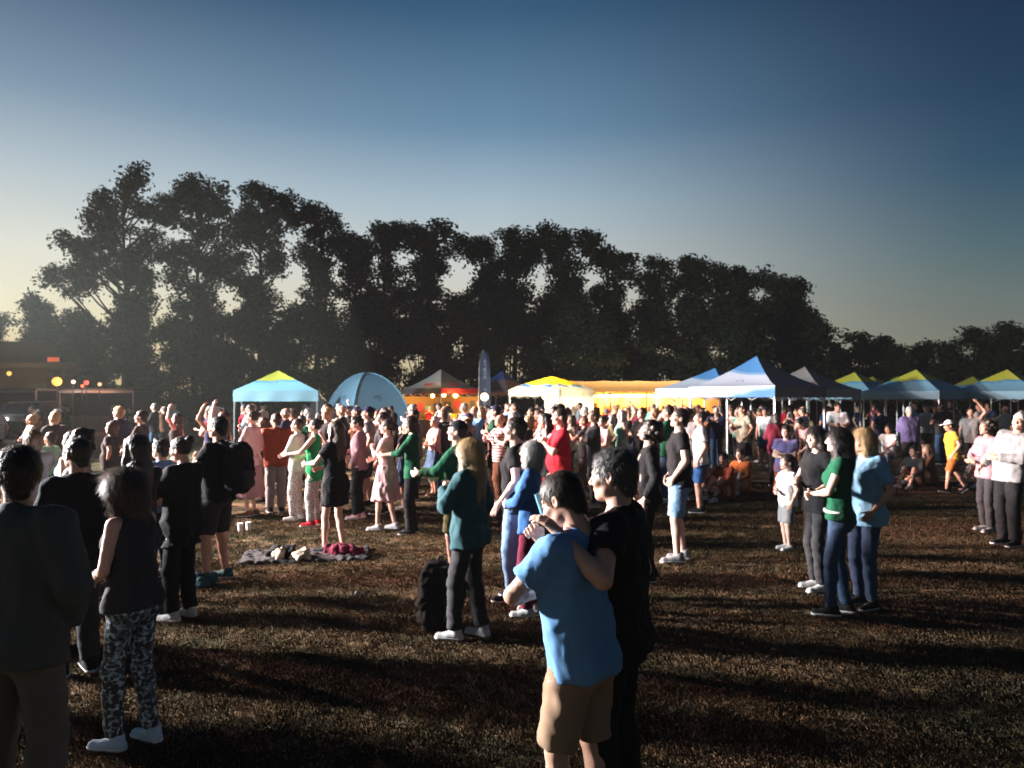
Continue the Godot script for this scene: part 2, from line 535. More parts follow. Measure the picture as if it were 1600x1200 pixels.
# the trunk, m thicker all round
func trunk(g: Grid, j: Dictionary, m: float, w := 1.0) -> void:
	var h: float = j.h
	w *= j.wide
	var t: Basis = j.t
	var fem: bool = j.fem
	var bar := func(p: Vector3, b: Basis, x: float, r: float, k: float) -> void:
		g.cone(p - b.x * x * h * w, p + b.x * x * h * w, r * h * lerpf(1.0, w, 0.7) + m, r * h * lerpf(1.0, w, 0.7) + m, k)
	bar.call(j.hip + j.kb * Vector3(0, 0.0, -0.01) * h, j.kb, 0.085 if fem else 0.075, 0.108 if fem else 0.1, 0.04)
	bar.call(j.waist, j.kb, 0.062 if fem else 0.08, 0.088 if fem else 0.1, 0.07)
	bar.call(j.waist + t * Vector3(0, 0.1, 0) * h, t, 0.062 if fem else 0.082, 0.088 if fem else 0.098, 0.07)
	bar.call(j.chest + t * Vector3(0, 0.02, 0.005) * h, t, 0.07 if fem else 0.092, 0.092 if fem else 0.106, 0.07)
	bar.call(j.sc + t * Vector3(0, -0.02, 0) * h, t, 0.1 if fem else 0.12, 0.058 if fem else 0.066, 0.07)
	if fem:
		for s in [-1.0, 1.0]:
			g.ball(j.chest + t * Vector3(s * 0.066, 0.0, 0.07) * h, Vector3.ONE * (0.053 * h + m), 0.05)
	if w > 1.12:
		g.ball(j.waist + j.kb * Vector3(0, -0.02, 0.06) * h, Vector3(0.13, 0.13, 0.1) * h * w + Vector3.ONE * m, 0.05)
	g.cone(j.sc + t * Vector3(0, 0.0, -0.01) * h, j.neck + t * Vector3(0, 0.03, 0.004) * h, 0.07 * h + m * 0.5, 0.052 * h + m * 0.4, 0.05)

func seat_of(g: Grid, j: Dictionary, m: float) -> void:
	for s in [-1.0, 1.0]:
		g.ball(j.hip + j.kb * Vector3(s * 0.07, -0.05, -0.05) * j.h, Vector3.ONE * ((0.09 if j.fem else 0.085) * j.h * j.wide + m), 0.04)

func make_person(s: Dictionary) -> Dictionary:
	var j := skeleton(s)
	var h: float = j.h
	var cell: float = s.get("cell", 0.016)
	var fem: bool = j.fem
	var w: float = j.wide
	var thin: float = 0.88 if fem else 1.0
	thin *= lerpf(1.0, w, 0.5)
	var out := {"joints": j}
	var seed_: int = s.get("seed", 1)
	# body: one surface, head and hands added on finer grids
	var b := box_of(j, -0.1, 9.0)
	var g := Grid.new(b[0], b[1] + Vector3(0, 0.05, 0), cell)
	trunk(g, j, 0.0)
	seat_of(g, j, 0.0)
	for k in 2:
		var a: Array = j.arms[k]
		g.cone(a[0], a[1], 0.052 * h * thin, 0.04 * h * thin, 0.03)
		g.cone(a[1], a[2], 0.041 * h * thin, 0.027 * h * thin, 0.012)
		g.ball(a[1].lerp(a[2], 0.25), Vector3.ONE * 0.042 * h * thin, 0.02)
		var l: Array = j.legs[k]
		g.cone(l[0], l[1], 0.085 * h * thin, 0.054 * h * thin, 0.025)
		g.cone(l[1], l[2], 0.053 * h * thin, 0.036 * h * thin, 0.015)
		var fw := Basis(Vector3.UP, l[3])
		g.ball(l[1].lerp(l[2], 0.3) - fw.z * 0.016 * h, Vector3(0.046, 0.09, 0.048) * h * thin, 0.03)
		g.cone(l[2] + Vector3(0, -0.04, 0) * h, l[2] + (fw.z * 0.13 + Vector3(0, -0.05, 0)) * h, 0.033 * h, 0.026 * h, 0.02)
	var pieces := [smooth(g.net())]
	var hk: String = s.get("face", "woman" if fem else "man")
	var ht := Transform3D(j.hb.scaled(Vector3.ONE * j.hs), j.head)
	var lod := "" if cell < 0.0137 else " far"
	pieces.append(moved(heads[hk + lod], ht))
	for k in 2:
		var a: Array = j.arms[k]
		var side: float = 1.0 if k == 0 else -1.0
		var d: Vector3 = (a[2] - a[1]).normalized()
		var grip: Vector3 = s.get("palm", [Vector3.ZERO, Vector3.ZERO])[k]
		if grip == Vector3.ZERO:
			grip = j.t * Vector3(-side, 0.0, -0.5)
		var palm: Vector3 = (grip - d * grip.dot(d)).normalized()
		var x: Vector3 = palm if k == 1 else -palm
		var bs := Basis(x, -d, x.cross(-d))
		var hand_scale: float = h * (0.92 if fem else 1.0)
		pieces.append(moved(hands[a[3] + (0 if lod == "" else 2)], Transform3D(bs.scaled(Vector3.ONE * hand_scale), a[2] + d * 0.012 * h), k == 0))
	out.body = join(pieces)
	# clothes
	var top: String = s.get("top", "tee")
	var low: String = s.get("bottom", "jeans")
	if top != "":
		var loose: float = s.get("loose", 0.014)
		var hem: float = s.get("hem", -0.09)
		var bb := box_of(j, j.hip.y + (hem - 0.16) * h, 9.0)
		g = Grid.new(bb[0], bb[1], cell)
		trunk(g, j, loose)
		if hem < -0.02:
			var e: Vector3 = j.hip + j.kb * Vector3(0, hem - 0.06, 0) * h
			var rr: float = (0.112 if fem else 0.108) * h * lerpf(1.0, w, 0.7) + loose
			g.cone(e - j.kb.x * 0.08 * h * w, e + j.kb.x * 0.08 * h * w, rr, rr, 0.06)
			seat_of(g, j, loose)
		for k in 2:
			var a: Array = j.arms[k]
			var sl: float = s.get("sleeve", 0.55 if top in ["tee", "polo"] else (2.0 if top != "tank" else 0.0))
			if sl <= 0.0:
				continue
			g.cone(a[0], a[0].lerp(a[1], minf(sl, 1.0)), 0.056 * h * thin + loose, 0.044 * h * thin + loose * (1.6 if sl < 1.0 else 1.0), 0.035, 1 if sl < 1.0 else 0)
			if sl > 1.0:
				g.cone(a[1], a[1].lerp(a[2], minf(sl - 1.0, 0.98)), 0.044 * h * thin + loose, 0.032 * h * thin + loose, 0.014, 1)
		var up: Vector3 = j.t.y
		g.clip(j.neck + j.t * Vector3(0, 0.012 if top != "tank" else -0.02, 0) * h, j.t * Vector3(0, 1, 0.5 if top != "tank" else 1.0))
		if top == "tank":
			for sd in [-1.0, 1.0]:
				g.ball(j.sc + j.t * Vector3(sd * 0.185, 0.03, 0) * h, Vector3.ONE * 0.075 * h, 0.02, true)
		if s.get("open", false):
			g.ball(j.chest + j.t * Vector3(0.0, -0.05, 0.17) * h, Vector3(0.055, 0.6, 0.16) * h, 0.01, true)
		g.clip(j.hip + j.kb * Vector3(0, hem, 0) * h, -(j.kb * Vector3(0, 1, 0.06)))
		if s.has("inner"):
			var g2 := Grid.new(bb[0], bb[1], cell)
			trunk(g2, j, 0.008)
			g2.clip(j.neck + j.t * Vector3(0, -0.02, 0) * h, j.t * Vector3(0, 1, 0.7))
			g2.clip(j.hip + j.kb * Vector3(0, -0.02, 0) * h, Vector3(0, -1, 0))
			out.inner = wrinkle(g2.net(), 0.006, Vector3(9, 6, 9), seed_ + 9)
		out.top = wrinkle(g.net(), s.get("folds", 0.01), Vector3(9, 6, 9), seed_)
	if low in ["jeans", "trousers", "shorts", "hotpants"]:
		var room: float = {"jeans": 0.011, "trousers": 0.018, "shorts": 0.026, "hotpants": 0.012}[low]
		var bb := box_of(j, -0.05, j.hip.y + 0.16 * h)
		g = Grid.new(bb[0], bb[1], cell)
		var r: float = (0.108 if fem else 0.1) * h * lerpf(1.0, w, 0.7) + 0.008
		var bx: Vector3 = j.kb.x * (0.085 if fem else 0.075) * h * w
		var p: Vector3 = j.hip + j.kb * Vector3(0, 0.0, -0.01) * h
		g.cone(p - bx, p + bx, r, r, 0.04)
		p = j.waist
		r = (0.088 if fem else 0.1) * h * lerpf(1.0, w, 0.7) + 0.007
		bx = j.kb.x * (0.062 if fem else 0.08) * h * w
		g.cone(p - bx, p + bx, r, r, 0.06)
		seat_of(g, j, 0.008)
		for k in 2:
			var l: Array = j.legs[k]
			if low == "shorts" or low == "hotpants":
				g.cone(l[0], l[0].lerp(l[1], 0.93 if low == "shorts" else 0.35), 0.09 * h * thin + room * 0.7, (0.064 if low == "shorts" else 0.082) * h * thin + room, 0.03, 1)
			else:
				g.cone(l[0], l[1], 0.088 * h * thin + room * 0.7, 0.058 * h * thin + room, 0.025)
				var hem_r: float = (0.045 if low == "jeans" else 0.052) * h * thin + room
				g.cone(l[1], l[2] - (l[2] - l[1]).normalized() * 0.01, 0.056 * h * thin + room, hem_r, 0.02, 1)
				var fw := Basis(Vector3.UP, l[3])
				g.ball(l[1].lerp(l[2], 0.3) - fw.z * 0.016 * h, Vector3(0.046, 0.1, 0.05) * h * thin + Vector3.ONE * room, 0.03)
		g.clip(j.hip + j.kb * Vector3(0, 0.1 if top == "" or s.get("hem", -0.09) > -0.05 else s.get("hem", -0.09) + 0.05, 0) * h, j.kb * Vector3(0, 1, -0.1))
		out.bottom = wrinkle(g.net(), 0.009, Vector3(7, 9, 7), seed_ + 3)
	elif low == "skirt":
		var len_: float = s.get("skirt", 0.5) * h
		var flare: float = s.get("flare", 0.12)
		var bb := box_of(j, j.hip.y - len_ - 0.1, j.hip.y + 0.2 * h)
		bb[0] -= Vector3(0.08, 0, 0.08)
		bb[1] += Vector3(0.08, 0, 0.08)
		g = Grid.new(bb[0], bb[1], cell)
		var foot: Vector3 = (j.legs[0][2] + j.legs[1][2]) * 0.5
		var e := Vector3(lerpf(j.hip.x, foot.x, 0.7), j.hip.y - len_, lerpf(j.hip.z, foot.z, 0.7))
		for sd in [-1.0, 1.0]:
			g.cone(j.waist + j.kb.x * sd * 0.055 * h * w, j.hip + j.kb.x * sd * 0.075 * h * w, 0.094 * h * lerpf(1.0, w, 0.7), 0.122 * h * lerpf(1.0, w, 0.7), 0.06)
			g.cone(j.hip + j.kb.x * sd * 0.07 * h * w, e + j.kb.x * sd * (0.07 + flare * 0.4) * h, 0.12 * h, (0.1 + flare) * h, 0.06, 1)
		seat_of(g, j, 0.012)
		g.clip(j.hip + j.kb * Vector3(0, 0.11, 0) * h, Vector3(0, 1, 0))
		g.clip(e, Vector3(0, -1, 0))
		out.bottom = wrinkle(g.net(), 0.022, Vector3(16, 2.2, 16), seed_ + 3)
	# hair and shoes
	var style: String = s.get("hair", "short")
	if style != "bald":
		out.hair = moved(hairs[style + lod], ht)
		if cell < 0.0158:
			out.hair = strands(out.hair, 0.03 if style in ["short", "buzz", "tousled"] else 0.09, seed_)
	if s.has("cap"):
		out.cap = moved(hairs.cap, ht)
	out.shoes = []
	out.soles = []
	for k in 2:
		var l: Array = j.legs[k]
		var sc: float = h * (0.94 if fem else 1.04)
		var tilt: float = s.get("tilt", [0.0, 0.0])[k]
		var at := Transform3D((Basis(Vector3.UP, l[3]) * Basis(Vector3.RIGHT, deg_to_rad(tilt))).scaled(Vector3.ONE * sc), Vector3(l[2].x, l[2].y - 0.085 * h, l[2].z))
		out.shoes.append(moved(shoe_shape, at))
		out.soles.append(moved(sole_shape, at))
	return out

# ------------------------------------------------------------------ naming and materials
var taken := {}
var mats := {}
var rng := RandomNumberGenerator.new()
var weave: NoiseTexture2D

func numbered(called: String) -> String:
	var k: int = taken.get(called, 0)
	taken[called] = k + 1
	return called if k == 0 else "%s_%03d" % [called, k]

func thing(called: String, label: String, category: String, at := Vector3.ZERO, turn := 0.0, group := "") -> Node3D:
	var n := Node3D.new()
	n.name = numbered(called)
	add_child(n)
	n.position = at
	n.rotation.y = deg_to_rad(turn)
	tag(n, label, category, group)
	return n

func tag(n: Node, label: String, category: String, group := "") -> void:
	n.set_meta("label", label)
	n.set_meta("category", category)
	if group != "":
		n.set_meta("group", group)

func obj(called: String, m: Mesh, mat: Material, parent: Node3D = null, at := Vector3.ZERO, turn := Vector3.ZERO) -> MeshInstance3D:
	var n := MeshInstance3D.new()
	n.mesh = m
	if mat:
		n.material_override = mat
	n.position = at
	n.rotation = turn * PI / 180.0
	if parent == null:
		n.name = numbered(called)
		add_child(n)
	else:
		var k := 0
		var nm := called
		while parent.has_node(nm):
			k += 1
			nm = "%s_%03d" % [called, k]
		n.name = nm
		parent.add_child(n)
	return n

func paint(c: Color, rough := 0.8, metal := 0.0) -> StandardMaterial3D:
	var m := StandardMaterial3D.new()
	m.albedo_color = c.linear_to_srgb()
	m.roughness = rough
	m.metallic = metal
	return m

const CLOTH := {
	"black": [0.012, 0.012, 0.013], "charcoal": [0.035, 0.034, 0.036], "grey": [0.2, 0.2, 0.2], "pale grey": [0.42, 0.41, 0.4], "white": [0.72, 0.71, 0.7],
	"navy": [0.012, 0.018, 0.05], "blue": [0.04, 0.11, 0.28], "sky blue": [0.11, 0.24, 0.44], "light blue": [0.16, 0.34, 0.5], "pale blue": [0.32, 0.46, 0.58], "red": [0.42, 0.015, 0.025], "maroon": [0.12, 0.014, 0.03],
	"pink": [0.6, 0.36, 0.36], "mauve": [0.3, 0.17, 0.19], "green": [0.02, 0.24, 0.09], "dark green": [0.008, 0.07, 0.035], "mint": [0.3, 0.55, 0.42], "yellow": [0.5, 0.32, 0.04], "orange": [0.4, 0.11, 0.03],
	"purple": [0.13, 0.11, 0.24], "beige": [0.45, 0.36, 0.27], "slate": [0.065, 0.068, 0.066], "taupe": [0.11, 0.095, 0.08], "tan": [0.26, 0.17, 0.11], "brown": [0.13, 0.06, 0.035], "rust": [0.22, 0.05, 0.025], "denim": [0.035, 0.065, 0.12], "pale denim": [0.14, 0.24, 0.38], "teal": [0.028, 0.075, 0.085], "olive": [0.1, 0.1, 0.045],
}
const HAIR := {"black": [0.01, 0.008, 0.007], "dark brown": [0.028, 0.017, 0.011], "brown": [0.07, 0.04, 0.022], "blond": [0.34, 0.23, 0.11], "grey": [0.3, 0.29, 0.28], "dark grey": [0.06, 0.058, 0.056], "red": [0.16, 0.055, 0.025]}

func cloth(c: String) -> StandardMaterial3D:
	if mats.has("cloth " + c):
		return mats["cloth " + c]
	var a: Array = CLOTH[c.trim_prefix("striped ")]
	var m := paint(Color(a[0], a[1], a[2]), 0.92)
	m.metallic_specular = 0.25
	m.rim_enabled = true
	m.rim = 0.25
	m.rim_tint = 0.7
	m.normal_enabled = true
	m.normal_texture = weave
	m.normal_scale = 0.3
	m.uv1_triplanar = true
	m.uv1_scale = Vector3.ONE * (2.2 if c.begins_with("striped") else 11.0)
	if c.begins_with("striped"):
		var im := Image.create_empty(8, 128, false, Image.FORMAT_RGB8)
		im.fill(c8([0.6, 0.58, 0.56]))
		for k in 8:
			im.fill_rect(Rect2i(0, k * 16, 8, 7), Color(a[0], a[1], a[2]).linear_to_srgb())
		m.albedo_color = Color.WHITE
		m.albedo_texture = ImageTexture.create_from_image(im)
		m.uv1_triplanar_sharpness = 8.0
	mats["cloth " + c] = m
	return m

func hair_of(c: String) -> StandardMaterial3D:
	if not mats.has("hair " + c):
		var a: Array = HAIR[c]
		var m := paint(Color(a[0], a[1], a[2]), 0.5)
		mats["hair " + c] = m
	return mats["hair " + c]

func skin(k: int) -> StandardMaterial3D:
	if not mats.has("skin%d" % k):
		var a: Array = [[0.52, 0.3, 0.22], [0.47, 0.26, 0.18], [0.56, 0.35, 0.27], [0.4, 0.21, 0.14]][k % 4]
		var m := paint(Color(a[0], a[1], a[2]), 0.52)
		m.vertex_color_use_as_albedo = true
		m.subsurf_scatter_enabled = false
		mats["skin%d" % k] = m
	return mats["skin%d" % k]

func noise_tex(freq: float, seed_: int, ramp: Array, size := 512, octaves := 5, normal := false, bump := 4.0) -> NoiseTexture2D:
	var n := FastNoiseLite.new()
	n.seed = seed_
	n.frequency = freq
	n.fractal_octaves = octaves
	n.noise_type = FastNoiseLite.TYPE_SIMPLEX_SMOOTH
	var t := NoiseTexture2D.new()
	t.width = size
	t.height = size
	t.seamless = true
	t.noise = n
	if normal:
		t.as_normal_map = true
		t.bump_strength = bump
	if ramp.size():
		var g := Gradient.new()
		g.offsets = PackedFloat32Array(ramp.map(func(q): return q[0]))
		g.colors = PackedColorArray(ramp.map(func(q): return q[1].linear_to_srgb()))
		t.color_ramp = g
	return t

func box(s: Vector3) -> BoxMesh:
	var m := BoxMesh.new()
	m.size = s
	return m

func rod(r: float, l: float, r2 := -1.0) -> CylinderMesh:
	var m := CylinderMesh.new()
	m.bottom_radius = r
	m.top_radius = r if r2 < 0 else r2
	m.height = l
	m.radial_segments = 10
	m.rings = 1
	return m

func globe(r: float) -> SphereMesh:
	var m := SphereMesh.new()
	m.radius = r
	m.height = 2.0 * r
	m.radial_segments = 16
	m.rings = 8
	return m

func glowing(c: Color, e: float) -> StandardMaterial3D:
	var m := paint(c, 0.5)
	m.emission_enabled = true
	m.emission = c.linear_to_srgb()
	m.emission_energy_multiplier = e
	return m

func lamp(at: Vector3, c: Color, e: float, size: float, parent: Node3D) -> void:
	var l := OmniLight3D.new()
	l.name = "lamp_light" if not parent.has_node("lamp_light") else "lamp_light_%03d" % parent.get_child_count()
	l.light_color = c.linear_to_srgb()
	l.light_energy = e
	l.light_size = size
	l.omni_range = 40.0
	l.omni_attenuation = 2.0
	l.shadow_enabled = true
	l.position = at
	parent.add_child(l)

# a tube along points with radii
func tube(st: SurfaceTool, pts: Array, radii: Array, sides := 7) -> void:
	var base := PackedVector3Array()
	for k in pts.size():
		var d: Vector3 = (pts[mini(k + 1, pts.size() - 1)] - pts[maxi(k - 1, 0)]).normalized()
		var x: Vector3 = d.cross(Vector3(0.3, 0.1, 1.0)).normalized()
		var y: Vector3 = d.cross(x)
		for s in sides:
			var a := TAU * s / sides
			base.push_back(pts[k] + (x * cos(a) + y * sin(a)) * radii[k])
	for k in pts.size() - 1:
		for s in sides:
			var a := k * sides + s
			var b := k * sides + (s + 1) % sides
			for q in [a, b, a + sides, b, b + sides, a + sides]:
				st.add_vertex(base[q])

# ------------------------------------------------------------------ sky
const SKY_UP := [-90.0, 1.5, 6.0, 10.0, 15.0, 20.0, 28.0, 45.0, 90.0]
const SKY_LEFT := [[226, 196, 140], [226, 196, 140], [231, 222, 190], [222, 224, 212], [180, 195, 203], [127, 152, 173], [57, 84, 114], [34, 54, 86], [18, 34, 62]]
const SKY_MID := [[205, 188, 150], [205, 188, 150], [210, 203, 182], [203, 207, 203], [166, 187, 200], [106, 141, 169], [53, 91, 123], [30, 53, 84], [16, 32, 60]]
const SKY_RIGHT := [[128, 126, 108], [128, 126, 108], [107, 119, 113], [78, 104, 112], [44, 78, 102], [32, 61, 89], [20, 40, 66], [19, 35, 60], [14, 28, 54]]

func sky_row(t: Array, e: float) -> Vector3:
	var k := 0
	while k < SKY_UP.size() - 2 and e > SKY_UP[k + 1]:
		k += 1
	var w := clampf((e - SKY_UP[k]) / (SKY_UP[k + 1] - SKY_UP[k]), 0.0, 1.0)
	var a := Color8(t[k][0], t[k][1], t[k][2]).srgb_to_linear()
	var b := Color8(t[k + 1][0], t[k + 1][1], t[k + 1][2]).srgb_to_linear()
	return Vector3(lerpf(a.r, b.r, w), lerpf(a.g, b.g, w), lerpf(a.b, b.b, w))

func sky_image() -> Image:
	var w := 512
	var h := 256
	var im := Image.create_empty(w, h, false, Image.FORMAT_RGBF)
	for y in h:
		var e := 90.0 - (y + 0.5) / h * 180.0
		var l := sky_row(SKY_LEFT, e)
		var m := sky_row(SKY_MID, e)
		var r := sky_row(SKY_RIGHT, e)
		for x in w:
			var az := (x + 0.5) / w * 360.0
			if az > 180.0:
				az -= 360.0
			var c: Vector3
			if az < 0.0:
				c = m.lerp(l, smoothstep(0.0, 38.0, -az)) if az > -80.0 else l.lerp(r, smoothstep(80.0, 170.0, -az))
			else:
				c = m.lerp(r, smoothstep(-4.0, 36.0, az) if az < 40.0 else 1.0)
			im.set_pixel(x, y, Color(c.x, c.y, c.z))
	return im

# ------------------------------------------------------------------ trees
var leaf_mesh: ArrayMesh
var leaf_mats := []
var bark: StandardMaterial3D

func make_leaves() -> void:
	var st := SurfaceTool.new()
	st.begin(Mesh.PRIMITIVE_TRIANGLES)
	var r := RandomNumberGenerator.new()
	r.seed = 5
	for k in 22:
		var p := Vector3(r.randfn(), r.randfn() * 0.7, r.randfn()) * 0.3
		var b := Basis.from_euler(Vector3(r.randf() * TAU, r.randf() * TAU, r.randf() * TAU))
		var l := 0.1 + 0.1 * r.randf()
		var w := l * 0.5
		var q := [p - b.x * l, p + b.y * w, p + b.x * l, p - b.y * w + b.z * 0.03]
		for t in [0, 1, 2, 0, 2, 3]:
			st.set_normal(b.z)
			st.add_vertex(q[t])
	leaf_mesh = st.commit()

func crown(parent: Node3D, pads: Array, mat: Material, r: RandomNumberGenerator, density: float) -> void:
	var all: Array[Transform3D] = []
	for p in pads:
		var rad: Vector3 = p[1]
		var n := 2 + int(density * (rad.x * rad.z + rad.x * rad.y * 1.4))
		for k in n:
			var v := Vector3(r.randfn(), r.randfn(), r.randfn()).normalized() * pow(r.randf(), 0.5) * (1.0 if r.randf() < 0.86 else 1.35)
			var s := r.randf_range(0.7, 1.35)
			all.append(Transform3D(Basis.from_euler(Vector3(r.randf() * 0.8, r.randf() * TAU, r.randf() * 0.8)).scaled(Vector3.ONE * s), p[0] + v * rad))
	var mm := MultiMesh.new()
	mm.transform_format = MultiMesh.TRANSFORM_3D
	mm.mesh = leaf_mesh
	mm.instance_count = all.size()
	for k in all.size():
		mm.set_instance_transform(k, all[k])
	var n := MultiMeshInstance3D.new()
	n.multimesh = mm
	n.material_override = mat
	n.name = "crown"
	n.set_meta("kind", "stuff")
	parent.add_child(n)

# x, depth, top height, half width, foot of the crown, label; more: side pads [dx, y, r]
func tree(x: float, d: float, top: float, hw: float, foot: float, label: String, more := [], full := 1.0, called := "broadleaf_tree", group := "row of tall trees behind the tents") -> void:
	var r := RandomNumberGenerator.new()
	r.seed = int(x * 131 + d * 17 + top * 7) + 900
	var t := thing(called, label, "tree", Vector3(x, 0, -d), 0.0, group)
	var pads := []
	var tall := top - foot
	var lumps := int(6 + tall * (hw + 0.35) * 0.25 * full)
	for k in lumps:
		var v := clampf((k + r.randf_range(0.1, 0.9)) / lumps, 0.0, 1.0)
		var prof := lerpf(0.6, 1.05, smoothstep(0.0, 0.45, v)) * (1.0 - 0.62 * smoothstep(0.62, 1.0, v))
		var a := r.randf() * TAU
		var w := hw * prof * sqrt(r.randf()) * (0.9 if v < 0.9 else 0.4)
		var m := Vector3(cos(a) * w, foot + tall * v, sin(a) * w)
		var big := r.randf_range(0.55, 1.05) * (0.65 if v > 0.7 else 0.95)
		for q in 7:
			var e: Vector3 = m + Vector3(r.randfn() * 0.75, r.randfn() * 0.7, r.randfn() * 0.75) * big
			var rx := r.randf_range(0.25, 0.6) * big
			e.y = minf(e.y, top - rx * 0.5)
			pads.append([e, Vector3(rx * 1.15, rx * r.randf_range(0.7, 1.15), rx * 1.15)])
	for m in more:
		var c := Vector3(m[0], m[1], r.randf_range(-0.8, 0.8))
		for q in 5:
			var rx: float = m[2] * r.randf_range(0.25, 0.5)
			pads.append([c + Vector3(r.randfn() * 0.45, r.randfn() * 0.32, r.randfn() * 0.45) * m[2], Vector3(rx, rx * 0.8, rx)])
	var st := SurfaceTool.new()
	st.begin(Mesh.PRIMITIVE_TRIANGLES)
	var lean := Vector3(r.randf_range(-0.6, 0.6), 0, r.randf_range(-0.6, 0.6))
	var mid := foot + tall * 0.75
	var tr := 0.05 + top * 0.014
	var stem := func(y: float) -> Vector3:
		return lean * (y / mid) * (1.0 + 0.3 * sin(y * 0.5)) + Vector3(0, y, 0)
	var pts := []
	var rad := []
	for k in 7:
		pts.append(stem.call(mid * k / 6.0 - (0.1 if k == 0 else 0.0)))
		rad.append(tr * (1.25 if k == 0 else lerpf(1.0, 0.2, k / 6.0)))
	tube(st, pts, rad, 8)
	for i in pads.size():
		if i % 3 > 0:
			continue
		var p: Array = pads[i]
		var e: Vector3 = p[0]
		var y0 := clampf(e.y - 1.2 - Vector2(e.x, e.z).length() * 0.7, foot * 0.5, mid)
		var s: Vector3 = stem.call(y0)
		var br := tr * 0.34
		var m: Vector3 = s.lerp(e, 0.5) + Vector3(r.randf_range(-0.2, 0.2), -0.25, r.randf_range(-0.2, 0.2))
		tube(st, [s, m, e], [br, br * 0.65, br * 0.25], 5)
		for k in 3:
			var q: Vector3 = e + Vector3(r.randf_range(-1, 1), r.randf_range(-0.3, 0.7), r.randf_range(-1, 1)) * p[1].x
			tube(st, [m.lerp(e, 0.5), q], [br * 0.3, br * 0.1], 4)
	st.generate_normals()
	obj("trunk", st.commit(), bark, t)
	crown(t, pads, leaf_mats[r.randi() % leaf_mats.size()], r, 17.0)

func bush(x: float, d: float, h: float, hw: float, label: String, group: String) -> void:
	var r := RandomNumberGenerator.new()
	r.seed = int(x * 77 + d * 13) + 300
	var t := thing("bush", label, "bush", Vector3(x, 0, -d), 0.0, group)
	var pads := []
	var n := int(7 + hw * h * 0.55)
	var st := SurfaceTool.new()
	st.begin(Mesh.PRIMITIVE_TRIANGLES)
	for k in n:
		var v := (k + 0.5) / n
		var a := r.randf() * TAU
		var w := hw * sqrt(1.0 - v * v * 0.8) * sqrt(r.randf())
		var e := Vector3(cos(a) * w, 0.5 + (h - 0.9) * v, sin(a) * w * 0.7)
		pads.append([e, Vector3(1.1, 0.75, 1.1) * r.randf_range(0.75, 1.2)])
		tube(st, [Vector3(cos(a) * 0.2, -0.1, sin(a) * 0.2), e * Vector3(0.5, 0.6, 0.5), e], [0.06, 0.045, 0.015], 5)
	st.generate_normals()
	obj("stem", st.commit(), bark, t)
	crown(t, pads, leaf_mats[r.randi() % leaf_mats.size()], r, 17.0)

# ------------------------------------------------------------------ tents
# one side of a pavilion roof, over the edge from (-s, e, s) to (s, e, s)
func roof_side(s: float, e: float, p: float, bow: float) -> ArrayMesh:
	var n := 10
	var v := PackedVector3Array()
	var uv := PackedVector2Array()
	var ids := PackedInt32Array()
	for j in n + 1:
		var f := float(j) / n
		for i in n + 1:
			var u := float(i) / n
			var x := (u * 2.0 - 1.0) * s * (1.0 - f)
			var sag := -0.05 * sin(u * PI) * sin(f * PI)
			v.push_back(Vector3(x, e + (p - e) * pow(f, bow) + sag, s * (1.0 - f)))
			uv.push_back(Vector2(x / (2.0 * s) + 0.5, 1.0 - f))
	for j in n:
		for i in n:
			var a := j * (n + 1) + i
			for q in [a, a + n + 1, a + 1, a + 1, a + n + 1, a + n + 2]:
				ids.push_back(q)
	var m := smooth({"v": v, "i": ids, "uv": uv})
	return to_mesh(m)

func strip(s: float, top: float, drop: float) -> ArrayMesh:
	var n := 16
	var v := PackedVector3Array()
	var uv := PackedVector2Array()
	var ids := PackedInt32Array()
	for i in n + 1:
		var u := float(i) / n
		for j in 3:
			var y := top - drop * j / 2.0
			v.push_back(Vector3((u * 2.0 - 1.0) * s, y, s + 0.012 + 0.02 * sin(u * 19.0) * j / 2.0))
			uv.push_back(Vector2(u, j / 2.0))
	for i in n:
		for j in 2:
			var a := i * 3 + j
			for q in [a, a + 3, a + 1, a + 1, a + 3, a + 4]:
				ids.push_back(q)
	return to_mesh(smooth({"v": v, "i": ids, "uv": uv}))

func fabric(im: Image, glow := 0.25) -> StandardMaterial3D:
	var m := paint(Color.WHITE, 0.75)
	m.albedo_texture = ImageTexture.create_from_image(im)
	m.texture_repeat = false
	m.backlight_enabled = true
	m.backlight = Color(glow, glow, glow)
	return m

